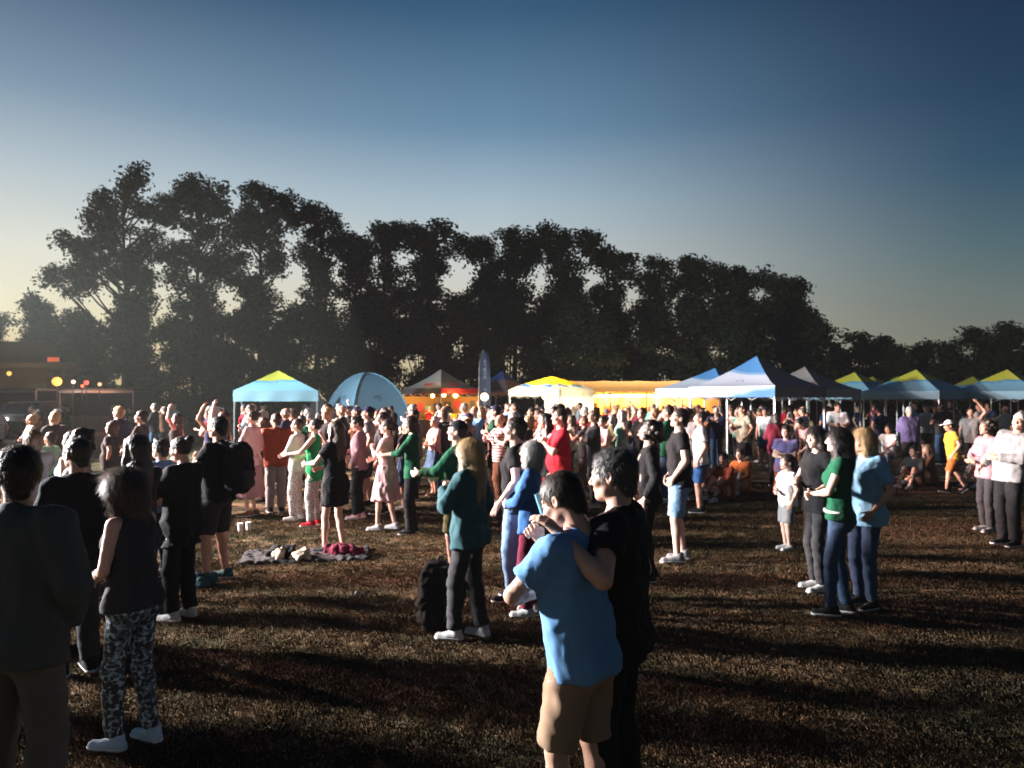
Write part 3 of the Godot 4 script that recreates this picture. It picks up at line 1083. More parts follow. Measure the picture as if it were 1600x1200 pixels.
func pavilion(at: Vector3, turn: float, size: float, eave: float, peak: float, roofs: Array, vals: Array, drop: float, bow: float, label: String, group := "") -> Node3D:
	var t := thing("pavilion_tent", label, "tent", at, turn, group)
	var s := size * 0.5
	var side := roof_side(s, eave, peak, bow)
	var val := strip(s, eave, drop)
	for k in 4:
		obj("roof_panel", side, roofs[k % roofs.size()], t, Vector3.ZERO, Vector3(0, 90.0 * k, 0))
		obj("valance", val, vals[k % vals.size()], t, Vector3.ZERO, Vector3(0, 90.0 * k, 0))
	var alu: Material = mats.alu
	for c in [[1, 1], [1, -1], [-1, 1], [-1, -1]]:
		obj("leg", box(Vector3(0.05, eave - 0.02, 0.05)), alu, t, Vector3(c[0] * (s - 0.04), (eave - 0.02) * 0.5, c[1] * (s - 0.04)))
		obj("foot_plate", box(Vector3(0.14, 0.012, 0.14)), alu, t, Vector3(c[0] * (s - 0.04), 0.007, c[1] * (s - 0.04)))
	for k in 4:
		var st := SurfaceTool.new()
		st.begin(Mesh.PRIMITIVE_TRIANGLES)
		for q in 2:
			tube(st, [Vector3((q - 1) * (s - 0.05), eave - 0.08, s - 0.05), Vector3((q - 0.5) * (s - 0.05), eave - 0.42, s - 0.05), Vector3(q * (s - 0.05), eave - 0.08, s - 0.05)], [0.014, 0.014, 0.014], 4)
			tube(st, [Vector3((q - 1) * (s - 0.05), eave - 0.42, s - 0.06), Vector3((q - 0.5) * (s - 0.05), eave - 0.08, s - 0.06), Vector3(q * (s - 0.05), eave - 0.42, s - 0.06)], [0.014, 0.014, 0.014], 4)
		st.generate_normals()
		obj("scissor_bar", st.commit(), alu, t, Vector3.ZERO, Vector3(0, 90.0 * k, 0))
	return t

func c8(a: Array) -> Color:
	return Color(a[0], a[1], a[2]).linear_to_srgb()

func art_green(yellow: Color) -> Image:
	var im := Image.create_empty(512, 512, false, Image.FORMAT_RGB8)
	var r := FastNoiseLite.new()
	r.seed = 3
	r.frequency = 0.016
	var pale := c8([0.15, 0.32, 0.42])
	var deep := c8([0.04, 0.2, 0.36])
	for x in 512:
		var u := x / 512.0
		var far_ := 0.52 - 0.13 * exp(-pow((u - 0.56) * 11.0, 2.0)) - 0.05 * exp(-pow((u - 0.34) * 9.0, 2.0)) - 0.05 * exp(-pow((u - 0.75) * 10.0, 2.0)) + 0.05 * r.get_noise_1d(x)
		var near := far_ + 0.09 + 0.09 * r.get_noise_1d(x * 1.7 + 300)
		for y in 512:
			var v := y / 512.0
			var c := yellow
			if v > near:
				c = pale
			elif v > far_:
				c = deep.lerp(pale, clampf((v - far_) / 0.16 + 0.4 * r.get_noise_2d(x * 2.0, y * 2.0), 0, 1))
			im.set_pixel(x, y, c)
	return im

func flat_art(c: Color) -> Image:
	var im := Image.create_empty(16, 16, false, Image.FORMAT_RGB8)
	im.fill(c)
	return im

# small print that cannot be read in the photograph: a row of short strokes
func scribble(im: Image, x: int, y: int, n: int, w: int, h: int, c: Color, r: RandomNumberGenerator) -> void:
	for k in n:
		for s in 3:
			var dx := x + k * w + r.randi_range(0, int(w * 0.5))
			if r.randf() < 0.5:
				im.fill_rect(Rect2i(dx, y, maxi(2, w / 6), h), c)
			else:
				im.fill_rect(Rect2i(x + k * w, y + r.randi_range(0, h - 2), int(w * 0.6), maxi(2, h / 6)), c)

func art_blue(valance: bool) -> Image:
	var w := 512
	var h := 96 if valance else 512
	var im := Image.create_empty(w, h, false, Image.FORMAT_RGB8)
	var pale := c8([0.33, 0.39, 0.47])
	var blue := c8([0.04, 0.16, 0.36])
	for x in w:
		for y in h:
			var u := float(x) / w
			var v := float(y) / h
			var c := pale
			if valance:
				var edge := 0.95 - smoothstep(0.35, 0.95, u) * 0.8 + 0.05 * sin(u * 30.0)
				if v > edge:
					c = blue.lerp(pale, 0.0 if v > edge + 0.2 else 0.45)
			elif v < 0.4 + (u - 0.5) * 0.3 and v < 0.47:
				c = blue
			elif v < 0.46 + (u - 0.5) * 0.3:
				c = blue.lerp(pale, 0.4)
			im.set_pixel(x, y, c)
	if not valance:
		var r := RandomNumberGenerator.new()
		r.seed = 4
		var ink := c8([0.06, 0.09, 0.16])
		for k in 60:
			var a := k / 60.0 * PI
			im.fill_rect(Rect2i(int(262 + 22 * cos(a)), int(352 - 14 * sin(a) + 6 * cos(a * 2)), 6, 4), ink)
			im.fill_rect(Rect2i(int(272 + 16 * cos(a + 2.6)), int(362 + 8 * sin(a)), 5, 4), ink)
		scribble(im, 140, 416, 22, 10, 9, ink.lerp(pale, 0.4), r)
	return im

func art_red(side: int) -> Image:
	var im := Image.create_empty(512, 512, false, Image.FORMAT_RGB8)
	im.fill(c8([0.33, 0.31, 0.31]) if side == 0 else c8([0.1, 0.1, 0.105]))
	var red := c8([0.5, 0.02, 0.02])
	for x in 512:
		for y in 512:
			var a := Vector2((x - 256) / 58.0, (y - 330) / 34.0)
			var b := Vector2((x - 300) / 40.0, (y - 318) / 16.0)
			if a.length() < 1.0 and a.length() > 0.25 + 0.2 * sin(x * 0.2) or b.length() < 1.0:
				im.set_pixel(x, y, red)
	return im

func art_yellow() -> Image:
	var im := Image.create_empty(512, 512, false, Image.FORMAT_RGB8)
	var yellow := c8([0.65, 0.45, 0.02])
	var white := c8([0.65, 0.63, 0.6])
	var blue := c8([0.05, 0.16, 0.42])
	for x in 512:
		for y in 512:
			var u := x / 512.0 + 0.03 * sin(y * 0.05)
			var v := y / 512.0
			var zig := 0.62 + 0.12 * absf(fposmod(u * 5.0, 2.0) - 1.0)
			var c := yellow
			if v > zig + 0.16:
				c = white
			elif v > zig:
				c = blue if fposmod(u * 5.0, 2.0) > 0.7 else white
			im.set_pixel(x, y, c)
	return im

# half of a round-topped dome tent: a barrel slice whose outline is an arch
func dome_side(r: float, h: float) -> ArrayMesh:
	var n := 14
	var v := PackedVector3Array()
	var uv := PackedVector2Array()
	var ids := PackedInt32Array()
	for j in n + 1:
		var a := PI * 0.5 * j / n
		var w := r * cos(a)
		var y := h * sin(a)
		for i in n + 1:
			var u := float(i) / n * 2.0 - 1.0
			v.push_back(Vector3(u * w, y, w - 0.06 * (1.0 - u * u) * cos(a)))
			uv.push_back(Vector2(u * w / (2.0 * r) + 0.5, 1.0 - sin(a)))
	for j in n:
		for i in n:
			var a := j * (n + 1) + i
			for q in [a, a + n + 1, a + 1, a + 1, a + n + 1, a + n + 2]:
				ids.push_back(q)
	return to_mesh(smooth({"v": v, "i": ids, "uv": uv}))

# ------------------------------------------------------------------ the people in view: x, depth, facing (0 to the camera, -90 to the left), colours
func named_people() -> Array:
	var s := []
	# nearest
	s.append({"x": -2.24, "d": 3.4, "yaw": 172, "h": 1.74, "wide": 1.22, "cell": 0.0135, "top": "jacket", "sleeve": 2.0, "loose": 0.022, "hem": -0.13, "bottom": "trousers", "arms": ["loose", "pocket"], "head": Vector3(-4, 42, 0), "face": "man_beard", "hair": "short", "feet": [[0.15, 0.0, 14], [-0.13, 0.03, -12]],
		"c": ["slate", "taupe", "dark brown", 1, "charcoal"], "label": "big man in dark jacket with his back turned, nearest at lower left"})
	s.append({"x": -2.2, "d": 4.35, "yaw": -104, "h": 1.56, "fem": true, "cell": 0.0135, "top": "tank", "hem": -0.05, "bottom": "jeans", "print": "speckled", "arms": [[Vector3(0.1, -0.36, 0.24), Vector3(0.7, 0, -1), 1], [Vector3(0.08, -0.34, 0.26), Vector3(0.8, 0, -0.6), 1]], "head": Vector3(12, 4, 0), "hair": "bob", "feet": [[0.08, 0.06, 6], [-0.09, -0.08, -12]], "lean": Vector3(4, 0, 0),
		"c": ["charcoal", "navy", "brown", 0, "pale blue"], "label": "short woman in dark grey vest and speckled dark trousers, left foreground"})
	s.append({"x": -3.2, "d": 5.5, "yaw": -128, "h": 1.67, "cell": 0.0165, "top": "jacket", "bottom": "trousers", "arms": ["belly", "hang"], "head": Vector3(-4, 10, 0), "hair": "short", "c": ["black", "charcoal", "black", 1, "black"], "label": "dark man just behind the big man's right shoulder"})
	s.append({"x": -3.02, "d": 6.0, "yaw": -120, "h": 1.68, "fem": true, "cell": 0.017, "top": "jacket", "bottom": "jeans", "arms": ["cross", "cross"], "head": Vector3(-6, 0, 0), "hair": "long", "c": ["charcoal", "black", "dark brown", 0, "black"], "label": "long-haired woman in charcoal top left of the speckled trousers"})
	s.append({"x": -3.02, "d": 6.85, "yaw": -108, "h": 1.62, "fem": true, "wide": 1.1, "cell": 0.0165, "top": "jacket", "hem": -0.22, "loose": 0.024, "bottom": "trousers", "arms": ["ahead", "belly"], "head": Vector3(6, 6, 0), "hair": "bun", "c": ["black", "black", "dark brown", 0, "white"], "label": "person in long black top and white shoes left of the backpack man"})
	s.append({"x": -3.27, "d": 8.3, "yaw": -100, "h": 1.77, "wide": 1.08, "cell": 0.0165, "top": "tee", "bottom": "shorts", "arms": ["chest", "chest"], "head": Vector3(-6, 0, 0), "hair": "short", "feet": [[0.12, 0.05, 8], [-0.12, -0.04, -8]], "c": ["black", "charcoal", "black", 1, "teal"], "label": "man in black shorts wearing a large black backpack"})
	s.append({"x": -4.0, "d": 8.5, "yaw": -105, "h": 1.5, "cell": 0.018, "top": "shirt", "bottom": "jeans", "arms": ["belly", "hang"], "head": Vector3(-4, 0, 0), "hair": "tousled", "c": ["sky blue", "navy", "black", 1, "black"], "label": "person in bright sky blue shirt behind the black long top"})
	s.append({"x": -4.5, "d": 12.9, "yaw": -95, "h": 1.78, "fem": true, "cell": 0.018, "top": "shirt", "loose": 0.02, "bottom": "skirt", "skirt": 0.62, "flare": 0.07, "arms": ["belly", "loose"], "head": Vector3(-10, 0, 0), "hair": "bun", "c": ["pink", "mauve", "dark brown", 2, "brown"], "label": "tall woman in pale pink shirt and long mauve skirt"})
	s.append({"x": -4.2, "d": 13.3, "yaw": -160, "h": 1.72, "wide": 1.15, "cell": 0.018, "top": "tee", "hem": -0.12, "bottom": "trousers", "arms": ["belly", "hang"], "head": Vector3(-6, 35, 0), "hair": "short", "c": ["rust", "grey", "dark brown", 1, "black"], "label": "broad man in rust red shirt and grey trousers, back turned"})
	s.append({"x": -3.15, "d": 11.9, "yaw": -92, "h": 1.66, "fem": true, "cell": 0.017, "top": "tank", "hem": -0.2, "bottom": "trousers", "print": "checked", "arms": ["ahead", "belly"], "head": Vector3(-10, 0, 0), "hair": "bun", "c": ["green", "white", "black", 2, "red"], "label": "woman in bright green vest and patterned white trousers"})
	s.append({"x": -3.6, "d": 12.5, "yaw": -95, "h": 1.65, "fem": true, "cell": 0.018, "top": "shirt", "bottom": "trousers", "print": "checked", "arms": ["belly", "belly"], "head": Vector3(-8, 0, 0), "hair": "short", "c": ["pale grey", "white", "dark brown", 2, "white"], "label": "woman in pale grey shirt left of the green vest"})
	s.append({"x": -2.32, "d": 9.8, "yaw": -112, "h": 1.68, "fem": true, "cell": 0.0165, "top": "tee", "hem": -0.06, "bottom": "skirt", "skirt": 0.3, "flare": 0.03, "arms": ["ahead", "belly"], "head": Vector3(-4, 0, 0), "hair": "long", "feet": [[0.09, 0.1, 10], [-0.08, -0.08, -6]], "c": ["black", "black", "brown", 2, "black"], "label": "long-haired woman in black shirt and short black skirt on the blanket"})
	s.append({"x": -2.58, "d": 12.6, "yaw": -88, "h": 1.68, "cell": 0.018, "top": "shirt", "bottom": "trousers", "arms": ["pocket", "belly"], "head": Vector3(12, 10, 0), "hair": "tousled", "c": ["mauve", "black", "black", 1, "pink"], "label": "young man in mauve shirt and black trousers looking down"})
	s.append({"x": -2.3, "d": 13.2, "yaw": -85, "h": 1.74, "cell": 0.018, "top": "jacket", "bottom": "jeans", "arms": ["hang", "hang"], "head": Vector3(-8, 0, 0), "hair": "short", "glasses": true, "c": ["charcoal", "black", "dark brown", 0, "black"], "label": "man with glasses in charcoal jacket left of the pink dress"})
	s.append({"x": -1.93, "d": 11.5, "yaw": -96, "h": 1.66, "fem": true, "cell": 0.0165, "top": "tee", "hem": -0.02, "loose": 0.008, "bottom": "skirt", "skirt": 0.46, "flare": 0.11, "arms": ["chest", "belly"], "head": Vector3(-6, 0, 0), "hair": "ponytail", "feet": [[0.1, 0.12, 6], [-0.09, -0.12, -10]], "c": ["pink", "pink", "dark brown", 2, "white"], "label": "woman in pale pink dress with flared skirt and white shoes"})
	s.append({"x": -1.5, "d": 11.2, "yaw": -86, "h": 1.72, "fem": true, "cell": 0.0165, "top": "shirt", "hem": -0.1, "sleeve": 1.5, "bottom": "trousers", "arms": ["ahead", "ahead"], "head": Vector3(8, 0, 0), "hair": "bob", "c": ["dark green", "black", "dark brown", 0, "black"], "label": "woman in dark green top and black trousers facing the pink dress"})
	s.append({"x": -0.62, "d": 8.4, "yaw": -98, "h": 1.72, "cell": 0.0165, "top": "jacket", "bottom": "shorts", "arms": ["ahead", "belly"], "head": Vector3(-10, 0, 0), "hair": "short", "cap": "black", "c": ["dark green", "olive", "dark brown", 2, "black"], "label": "man in black cap and green hooded top behind the blond woman"})
	s.append({"x": -0.36, "d": 6.3, "yaw": -112, "h": 1.63, "fem": true, "wide": 1.08, "cell": 0.0145, "top": "jacket", "sleeve": 2.0, "loose": 0.024, "hem": -0.12, "bottom": "trousers", "arms": ["chest", "hang"], "head": Vector3(-2, 0, 0), "hair": "long", "feet": [[0.1, 0.1, 12], [-0.1, -0.08, -8]], "c": ["teal", "charcoal", "blond", 0, "white"], "label": "blond long-haired woman in teal jacket beside the black bag"})
	s.append({"x": 0.03, "d": 7.5, "yaw": -97, "h": 1.78, "cell": 0.0155, "top": "tee", "bottom": "jeans", "arms": ["loose", "hang"], "head": Vector3(-6, 0, 0), "hair": "short", "c": ["black", "pale denim", "dark brown", 2, "black"], "label": "young man in black shirt and pale jeans behind the grey-haired woman"})
	s.append({"x": 0.17, "d": 7.0, "yaw": -100, "h": 1.57, "fem": true, "cell": 0.0155, "top": "jacket", "bottom": "trousers", "arms": ["belly", "hang"], "head": Vector3(-12, 0, 0), "hair": "bob", "c": ["blue", "maroon", "grey", 2, "white"], "label": "short grey-haired woman in blue jacket"})
	s.append({"x": 0.31, "d": 3.32, "yaw": -128, "h": 1.64, "wide": 1.1, "cell": 0.0125, "top": "tee", "sleeve": 0.68, "hem": -0.1, "loose": 0.018, "bottom": "shorts", "arms": [[Vector3(0.03, -0.24, 0.24), Vector3(0.7, -0.6, 0.55), 0], [Vector3(0.06, 0.0, 0.25), Vector3(0.5, -1, 0.3), 1]], "head": Vector3(20, 8, 4), "hair": "buzz", "lean": Vector3(6, 0, 0), "feet": [[0.13, 0.05, 14], [-0.12, -0.05, -12]],
		"c": ["sky blue", "tan", "dark brown", 1, "tan"], "label": "man in blue t-shirt and tan shorts, nearest at the centre"})
	s.append({"x": 0.49, "d": 3.52, "yaw": -112, "h": 1.72, "wide": 1.15, "cell": 0.0135, "top": "tee", "loose": 0.018, "hem": -0.13, "bottom": "trousers", "arms": [[Vector3(0.38, -0.02, 0.16), Vector3(0.5, -0.8, -0.6), 0], "hang"], "palm": [Vector3(0, -1, -0.2), Vector3.ZERO], "head": Vector3(4, 0, 6), "hair": "short", "feet": [[0.13, 0.03, 12], [-0.13, -0.03, -12]],
		"c": ["black", "black", "dark grey", 1, "black"], "label": "grey-haired man in dark clothes with an arm round the blue t-shirt"})
	s.append({"x": 1.52, "d": 8.3, "yaw": -98, "h": 1.73, "cell": 0.0165, "top": "jacket", "open": true, "bottom": "jeans", "arms": ["hang", "pocket"], "head": Vector3(-14, 0, 0), "hair": "curly", "c": ["black", "black", "dark brown", 2, "black"], "inner": "beige", "label": "curly-haired person in open black jacket over a beige shirt"})
	s.append({"x": 2.08, "d": 9.3, "yaw": -94, "h": 1.86, "wide": 1.08, "cell": 0.0155, "top": "tee", "bottom": "shorts", "arms": ["pocket", "pocket"], "head": Vector3(-12, 0, 0), "hair": "buzz", "glasses": true, "feet": [[0.1, 0.04, 4], [-0.1, -0.06, -6]], "c": ["black", "pale denim", "dark brown", 2, "grey"], "label": "tall man in black t-shirt and denim shorts, hands in pockets"})
	s.append({"x": 0.68, "d": 10.6, "yaw": -84, "h": 1.84, "wide": 1.15, "cell": 0.017, "top": "tee", "sleeve": 0.8, "bottom": "trousers", "arms": ["chest", "chest"], "head": Vector3(-6, 0, 0), "hair": "buzz", "c": ["red", "black", "dark brown", 0, "black"], "label": "man in bright red t-shirt holding a cup"})
	s.append({"x": 0.5, "d": 11.2, "yaw": -55, "h": 1.76, "fem": true, "cell": 0.018, "top": "tank", "bottom": "trousers", "arms": ["hang", "chest"], "head": Vector3(-6, -10, 0), "hair": "long", "c": ["black", "maroon", "black", 2, "black"], "label": "woman in black vest beside the bright red t-shirt"})
	s.append({"x": 3.35, "d": 13.3, "yaw": -100, "h": 1.75, "wide": 1.06, "cell": 0.018, "top": "jacket", "sleeve": 0.7, "bottom": "shorts", "arms": ["hang", "hang"], "head": Vector3(-8, 0, 0), "hair": "bun", "c": ["white", "blue", "dark brown", 0, "black"], "label": "person in white and blue jersey right of the tall man"})
	s.append({"x": 6.0, "d": 19.4, "yaw": -70, "h": 1.82, "wide": 1.1, "cell": 0.022, "top": "tee", "bottom": "shorts", "arms": ["loose", "phone"], "head": Vector3(-6, -20, 0), "hair": "short", "lean": Vector3(-4, 0, 6), "print": "floral", "c": ["olive", "black", "dark brown", 1, "black"], "label": "man in patterned olive shirt and black shorts under the blue tent"})
	s.append({"x": 6.1, "d": 17.2, "yaw": 170, "h": 1.66, "fem": true, "wide": 1.1, "cell": 0.022, "top": "shirt", "hem": -0.16, "loose": 0.022, "bottom": "trousers", "arms": ["belly", "belly"], "head": Vector3(0, 0, 0), "hair": "bob", "c": ["maroon", "black", "black", 1, "black"], "label": "woman in loose maroon top with her back turned"})
	s.append({"x": 4.85, "d": 13.2, "yaw": -22, "h": 1.5, "fem": true, "wide": 1.2, "cell": 0.018, "top": "tee", "loose": 0.02, "bottom": "skirt", "skirt": 0.55, "flare": 0.06, "arms": ["cross", "belly"], "head": Vector3(0, -20, 0), "hair": "bun", "c": ["purple", "rust", "dark brown", 2, "white"], "label": "woman in lavender shirt and rust skirt facing the camera"})
	s.append({"x": 3.68, "d": 10.0, "yaw": -80, "h": 1.2, "cell": 0.015, "face": "child", "top": "tee", "loose": 0.016, "hem": -0.12, "bottom": "shorts", "arms": ["hang", "belly"], "head": Vector3(-8, 0, 0), "hair": "short", "c": ["white", "grey", "dark brown", 2, "white"], "label": "child in white t-shirt standing before the lavender woman"})
	s.append({"x": 6.9, "d": 17.2, "yaw": -60, "h": 1.68, "cell": 0.022, "lean": Vector3(42, 0, 0), "top": "tee", "bottom": "jeans", "arms": ["ahead", "ahead"], "head": Vector3(-10, 0, 0), "hair": "short", "c": ["pink", "charcoal", "black", 2, "black"], "label": "person in pale pink shirt bending forward"})
	s.append({"x": 3.22, "d": 7.9, "yaw": -82, "h": 1.68, "fem": true, "cell": 0.0155, "top": "tee", "bottom": "jeans", "arms": ["akimbo", "belly"], "head": Vector3(0, 20, 0), "hair": "bob", "c": ["black", "charcoal", "black", 2, "white"], "label": "woman in black t-shirt with a bent elbow left of the green top"})
	s.append({"x": 3.06, "d": 7.0, "yaw": -112, "h": 1.7, "fem": true, "cell": 0.0145, "top": "tee", "sleeve": 0.4, "hem": -0.03, "bottom": "jeans", "arms": ["belly", "belly"], "head": Vector3(-4, 0, 0), "hair": "long", "feet": [[0.1, 0.08, 6], [-0.09, -0.06, -8]], "belt": true, "c": ["dark green", "denim", "black", 2, "black"], "label": "black-haired woman in dark green top with a white belt"})
	s.append({"x": 3.42, "d": 7.25, "yaw": -70, "h": 1.68, "fem": true, "wide": 1.1, "cell": 0.0145, "top": "polo", "sleeve": 0.75, "hem": -0.12, "loose": 0.018, "bottom": "jeans", "arms": ["pocket", "belly"], "head": Vector3(0, -20, 0), "hair": "bob", "c": ["light blue", "denim", "blond", 1, "black"], "label": "blond person in light blue polo shirt and jeans"})
	s.append({"x": 9.55, "d": 21.9, "yaw": -8, "h": 1.9, "wide": 1.1, "cell": 0.024, "top": "tee", "loose": 0.02, "sleeve": 0.9, "bottom": "trousers", "arms": ["belly", "belly"], "head": Vector3(14, 0, 0), "hair": "short", "c": ["white", "pale grey", "dark brown", 1, "black"], "label": "man in plain white t-shirt looking down at his phone"})
	s.append({"x": 10.5, "d": 20.9, "yaw": -50, "h": 1.7, "cell": 0.024, "hip": Vector3(0, 0.5, -0.1), "top": "tee", "bottom": "jeans", "arms": ["knee", "knee"], "feet": [[0.14, 0.36, 10], [-0.14, 0.38, -10]], "head": Vector3(4, 0, 0), "hair": "short", "c": ["white", "pale denim", "black", 1, "black"], "label": "person in pale jeans sitting on the black folding chair"})
	s.append({"x": 10.6, "d": 19.9, "yaw": 178, "h": 1.78, "wide": 1.15, "cell": 0.024, "top": "shirt", "loose": 0.02, "bottom": "jeans", "arms": ["belly", "belly"], "head": Vector3(0, 0, 0), "hair": "short", "c": ["purple", "charcoal", "grey", 1, "black"], "label": "broad person in plain purple shirt, back turned"})
	s.append({"x": 9.45, "d": 16.0, "yaw": -100, "h": 1.52, "cell": 0.02, "top": "tee", "loose": 0.018, "hem": -0.13, "bottom": "shorts", "arms": ["loose", "lean"], "feet": [[0.09, 0.2, 4], [-0.08, -0.3, -4, 0.06]], "tilt": [-8.0, 35.0], "lean": Vector3(6, 0, 0), "head": Vector3(6, 0, 0), "hair": "short", "cap": "white", "c": ["yellow", "orange", "dark brown", 1, "black"], "label": "youngster in yellow shirt, orange shorts and white cap walking left"})
	s.append({"x": 12.3, "d": 20.0, "yaw": -40, "h": 1.75, "cell": 0.024, "top": "tee", "bottom": "jeans", "arms": ["up", "hang"], "head": Vector3(-10, 0, 0), "hair": "short", "c": ["grey", "black", "black", 1, "black"], "label": "person in grey shirt raising one arm below the green tents"})
	s.append({"x": 6.85, "d": 10.3, "yaw": -74, "h": 1.8, "wide": 1.12, "cell": 0.017, "lean": Vector3(-10, 0, -8), "top": "shirt", "loose": 0.022, "bottom": "trousers", "arms": ["belly", "loose"], "head": Vector3(0, 20, 0), "hair": "short", "c": ["grey", "black", "grey", 1, "black"], "label": "big man in grey sweater at the right edge"})
	s.append({"x": 7.25, "d": 11.4, "yaw": -86, "h": 1.66, "fem": true, "cell": 0.018, "top": "shirt", "loose": 0.02, "bottom": "trousers", "arms": ["belly", "belly"], "head": Vector3(-4, 0, 0), "hair": "curly", "c": ["mauve", "charcoal", "dark brown", 3, "grey"], "label": "curly-haired woman in mauve shirt left of the grey sweater"})
	# sitting on the grass at right
	var sit := [[9.3, 17.2, -60, "charcoal", "rust"], [10.0, 17.8, -110, "brown", "charcoal"], [8.7, 17.9, -30, "maroon", "black"], [11.0, 17.4, -70, "grey", "denim"], [4.3, 15.0, -60, "rust", "charcoal"], [3.6, 16.0, -85, "red", "black"], [5.0, 16.2, -50, "orange", "denim"]]
	for k in sit.size():
		var q: Array = sit[k]
		s.append({"x": q[0], "d": q[1], "yaw": q[2], "h": 1.7, "fem": k % 2 == 1, "cell": 0.024, "hip": Vector3(0, 0.13, 0), "lean": Vector3(8, 0, 0), "top": "shirt", "bottom": "jeans", "arms": ["knee", "knee"], "feet": [[0.16, 0.5, 12], [-0.16, 0.46, -12]], "knees": Vector3(0, 1.2, 0.6), "head": Vector3(-6, 0, 0), "hair": ["short", "long", "tousled", "bob"][k % 4],
			"c": [q[3], q[4], ["black", "brown", "dark brown", "blond"][k % 4], k, "white"], "label": "person in %s shirt and %s jeans sitting on the grass" % [q[3], q[4]]})
	for q in s:
		q.seed = int(q.x * 10 + q.d * 7)
	return s

# figures that return in the crowd
func crowd_figures() -> Array:
	var up := Vector3(-8, 0, 0)
	return [
		{"top": "tee", "bottom": "jeans", "arms": ["hang", "loose"], "head": up, "hair": "short"},
		{"top": "shirt", "bottom": "jeans", "arms": ["cross", "cross"], "head": up, "hair": "short", "h": 1.8},
		{"top": "tee", "bottom": "shorts", "arms": ["phone", "hang"], "head": Vector3(6, 0, 0), "hair": "tousled", "h": 1.74},
		{"top": "jacket", "bottom": "trousers", "arms": ["pocket", "pocket"], "head": up, "hair": "short", "h": 1.78, "loose": 0.022, "wide": 1.08},
		{"fem": true, "top": "tank", "bottom": "jeans", "arms": ["hang", "belly"], "head": up, "hair": "long", "h": 1.66},
		{"fem": true, "top": "tee", "bottom": "skirt", "skirt": 0.45, "arms": ["belly", "belly"], "head": up, "hair": "bun", "h": 1.64},
		{"fem": true, "top": "tee", "bottom": "jeans", "arms": ["clap", "clap"], "head": up, "hair": "ponytail", "h": 1.68},
		{"fem": true, "top": "shirt", "bottom": "jeans", "arms": ["screen", "screen"], "head": up, "hair": "bob", "h": 1.63},
		{"top": "tee", "bottom": "shorts", "arms": ["akimbo", "hang"], "head": up, "hair": "short", "cap": "navy", "h": 1.76},
		{"top": "tee", "bottom": "jeans", "arms": ["cross", "chin"], "head": Vector3(-4, 0, 4), "hair": "fringe", "wide": 1.2, "h": 1.77},
		{"fem": true, "top": "tank", "bottom": "hotpants", "arms": ["up", "hang"], "head": up, "hair": "long", "h": 1.69},
		{"top": "polo", "bottom": "trousers", "arms": ["chest", "hang"], "head": up, "hair": "buzz", "h": 1.8, "wide": 1.12},
		{"fem": true, "top": "jacket", "bottom": "jeans", "arms": ["pocket", "belly"], "head": up, "hair": "curly", "h": 1.67},
		{"top": "shirt", "bottom": "trousers", "arms": ["clap", "clap"], "head": up, "hair": "bald", "h": 1.75, "wide": 1.1},
		{"face": "child", "top": "tee", "bottom": "shorts", "arms": ["hang", "hang"], "head": Vector3(-12, 0, 0), "hair": "short", "h": 1.3},
		{"fem": true, "top": "tee", "bottom": "trousers", "arms": ["akimbo", "akimbo"], "head": up, "hair": "bob", "wide": 1.15, "h": 1.62},
	]

const TOP_NAME := {"tee": "tshirt", "shirt": "shirt", "tank": "tank_top", "jacket": "jacket", "polo": "polo_shirt"}

func fill_shape(r: Dictionary) -> Dictionary:
	var m := {"joints": r.joints}
	for k in ["body", "top", "bottom", "hair", "cap", "inner"]:
		if r.has(k):
			m[k] = to_mesh(r[k])
	m.shoes = r.shoes.map(func(q): return to_mesh(q))
	m.soles = r.soles.map(func(q): return to_mesh(q))
	return m

func place_person(spec: Dictionary, shape: Dictionary, x: float, d: float, yaw: float, c: Array, label: String, group := "") -> Node3D:
	var t := thing("person", label, "person", Vector3(x, 0, -d), yaw, group)
	obj("body", shape.body, skin(c[3]), t)
	if shape.has("hair"):
		obj("hair", shape.hair, hair_of(c[2]), t)
	if shape.has("cap"):
		obj("cap", shape.cap, cloth(spec.cap), t)
	if shape.has("top"):
		obj(TOP_NAME[spec.top], shape.top, mats.floral if spec.get("print", "") == "floral" else cloth(c[0]), t)
	if shape.has("inner"):
		obj("shirt", shape.inner, cloth(spec.inner), t)
	if shape.has("bottom"):
		var nm: String = spec.bottom
		obj("shorts" if nm == "hotpants" else nm, shape.bottom, mats[spec.print] if spec.get("print", "") in ["speckled", "checked"] else cloth(c[1]), t)
	for k in 2:
		var s := obj("shoe", shape.shoes[k], cloth("pale grey" if c[4] == "white" else c[4]), t)
		obj("sole", shape.soles[k], mats.rubber, s)
	if spec.get("glasses", false):
		var j: Dictionary = shape.joints
		var st := SurfaceTool.new()
		st.begin(Mesh.PRIMITIVE_TRIANGLES)
		for sd in [-1.0, 1.0]:
			var ring := []
			var w := []
			for k in 13:
				var a := TAU * k / 12.0
				ring.append(Vector3(sd * 0.033 + 0.024 * cos(a), 0.001 + 0.019 * sin(a), 0.097))
				w.append(0.0018)
			tube(st, ring, w, 5)
			tube(st, [Vector3(sd * 0.057, 0.006, 0.096), Vector3(sd * 0.082, 0.004, 0.0), Vector3(sd * 0.083, -0.014, -0.02)], [0.0018, 0.0018, 0.0018], 5)
		tube(st, [Vector3(-0.01, 0.006, 0.098), Vector3(0.01, 0.006, 0.098)], [0.0018, 0.0018], 5)
		st.generate_normals()
		var g := obj("glasses", st.commit(), mats.black, t)
		g.transform = Transform3D(j.hb.scaled(Vector3.ONE * j.hs), j.head)
	return t

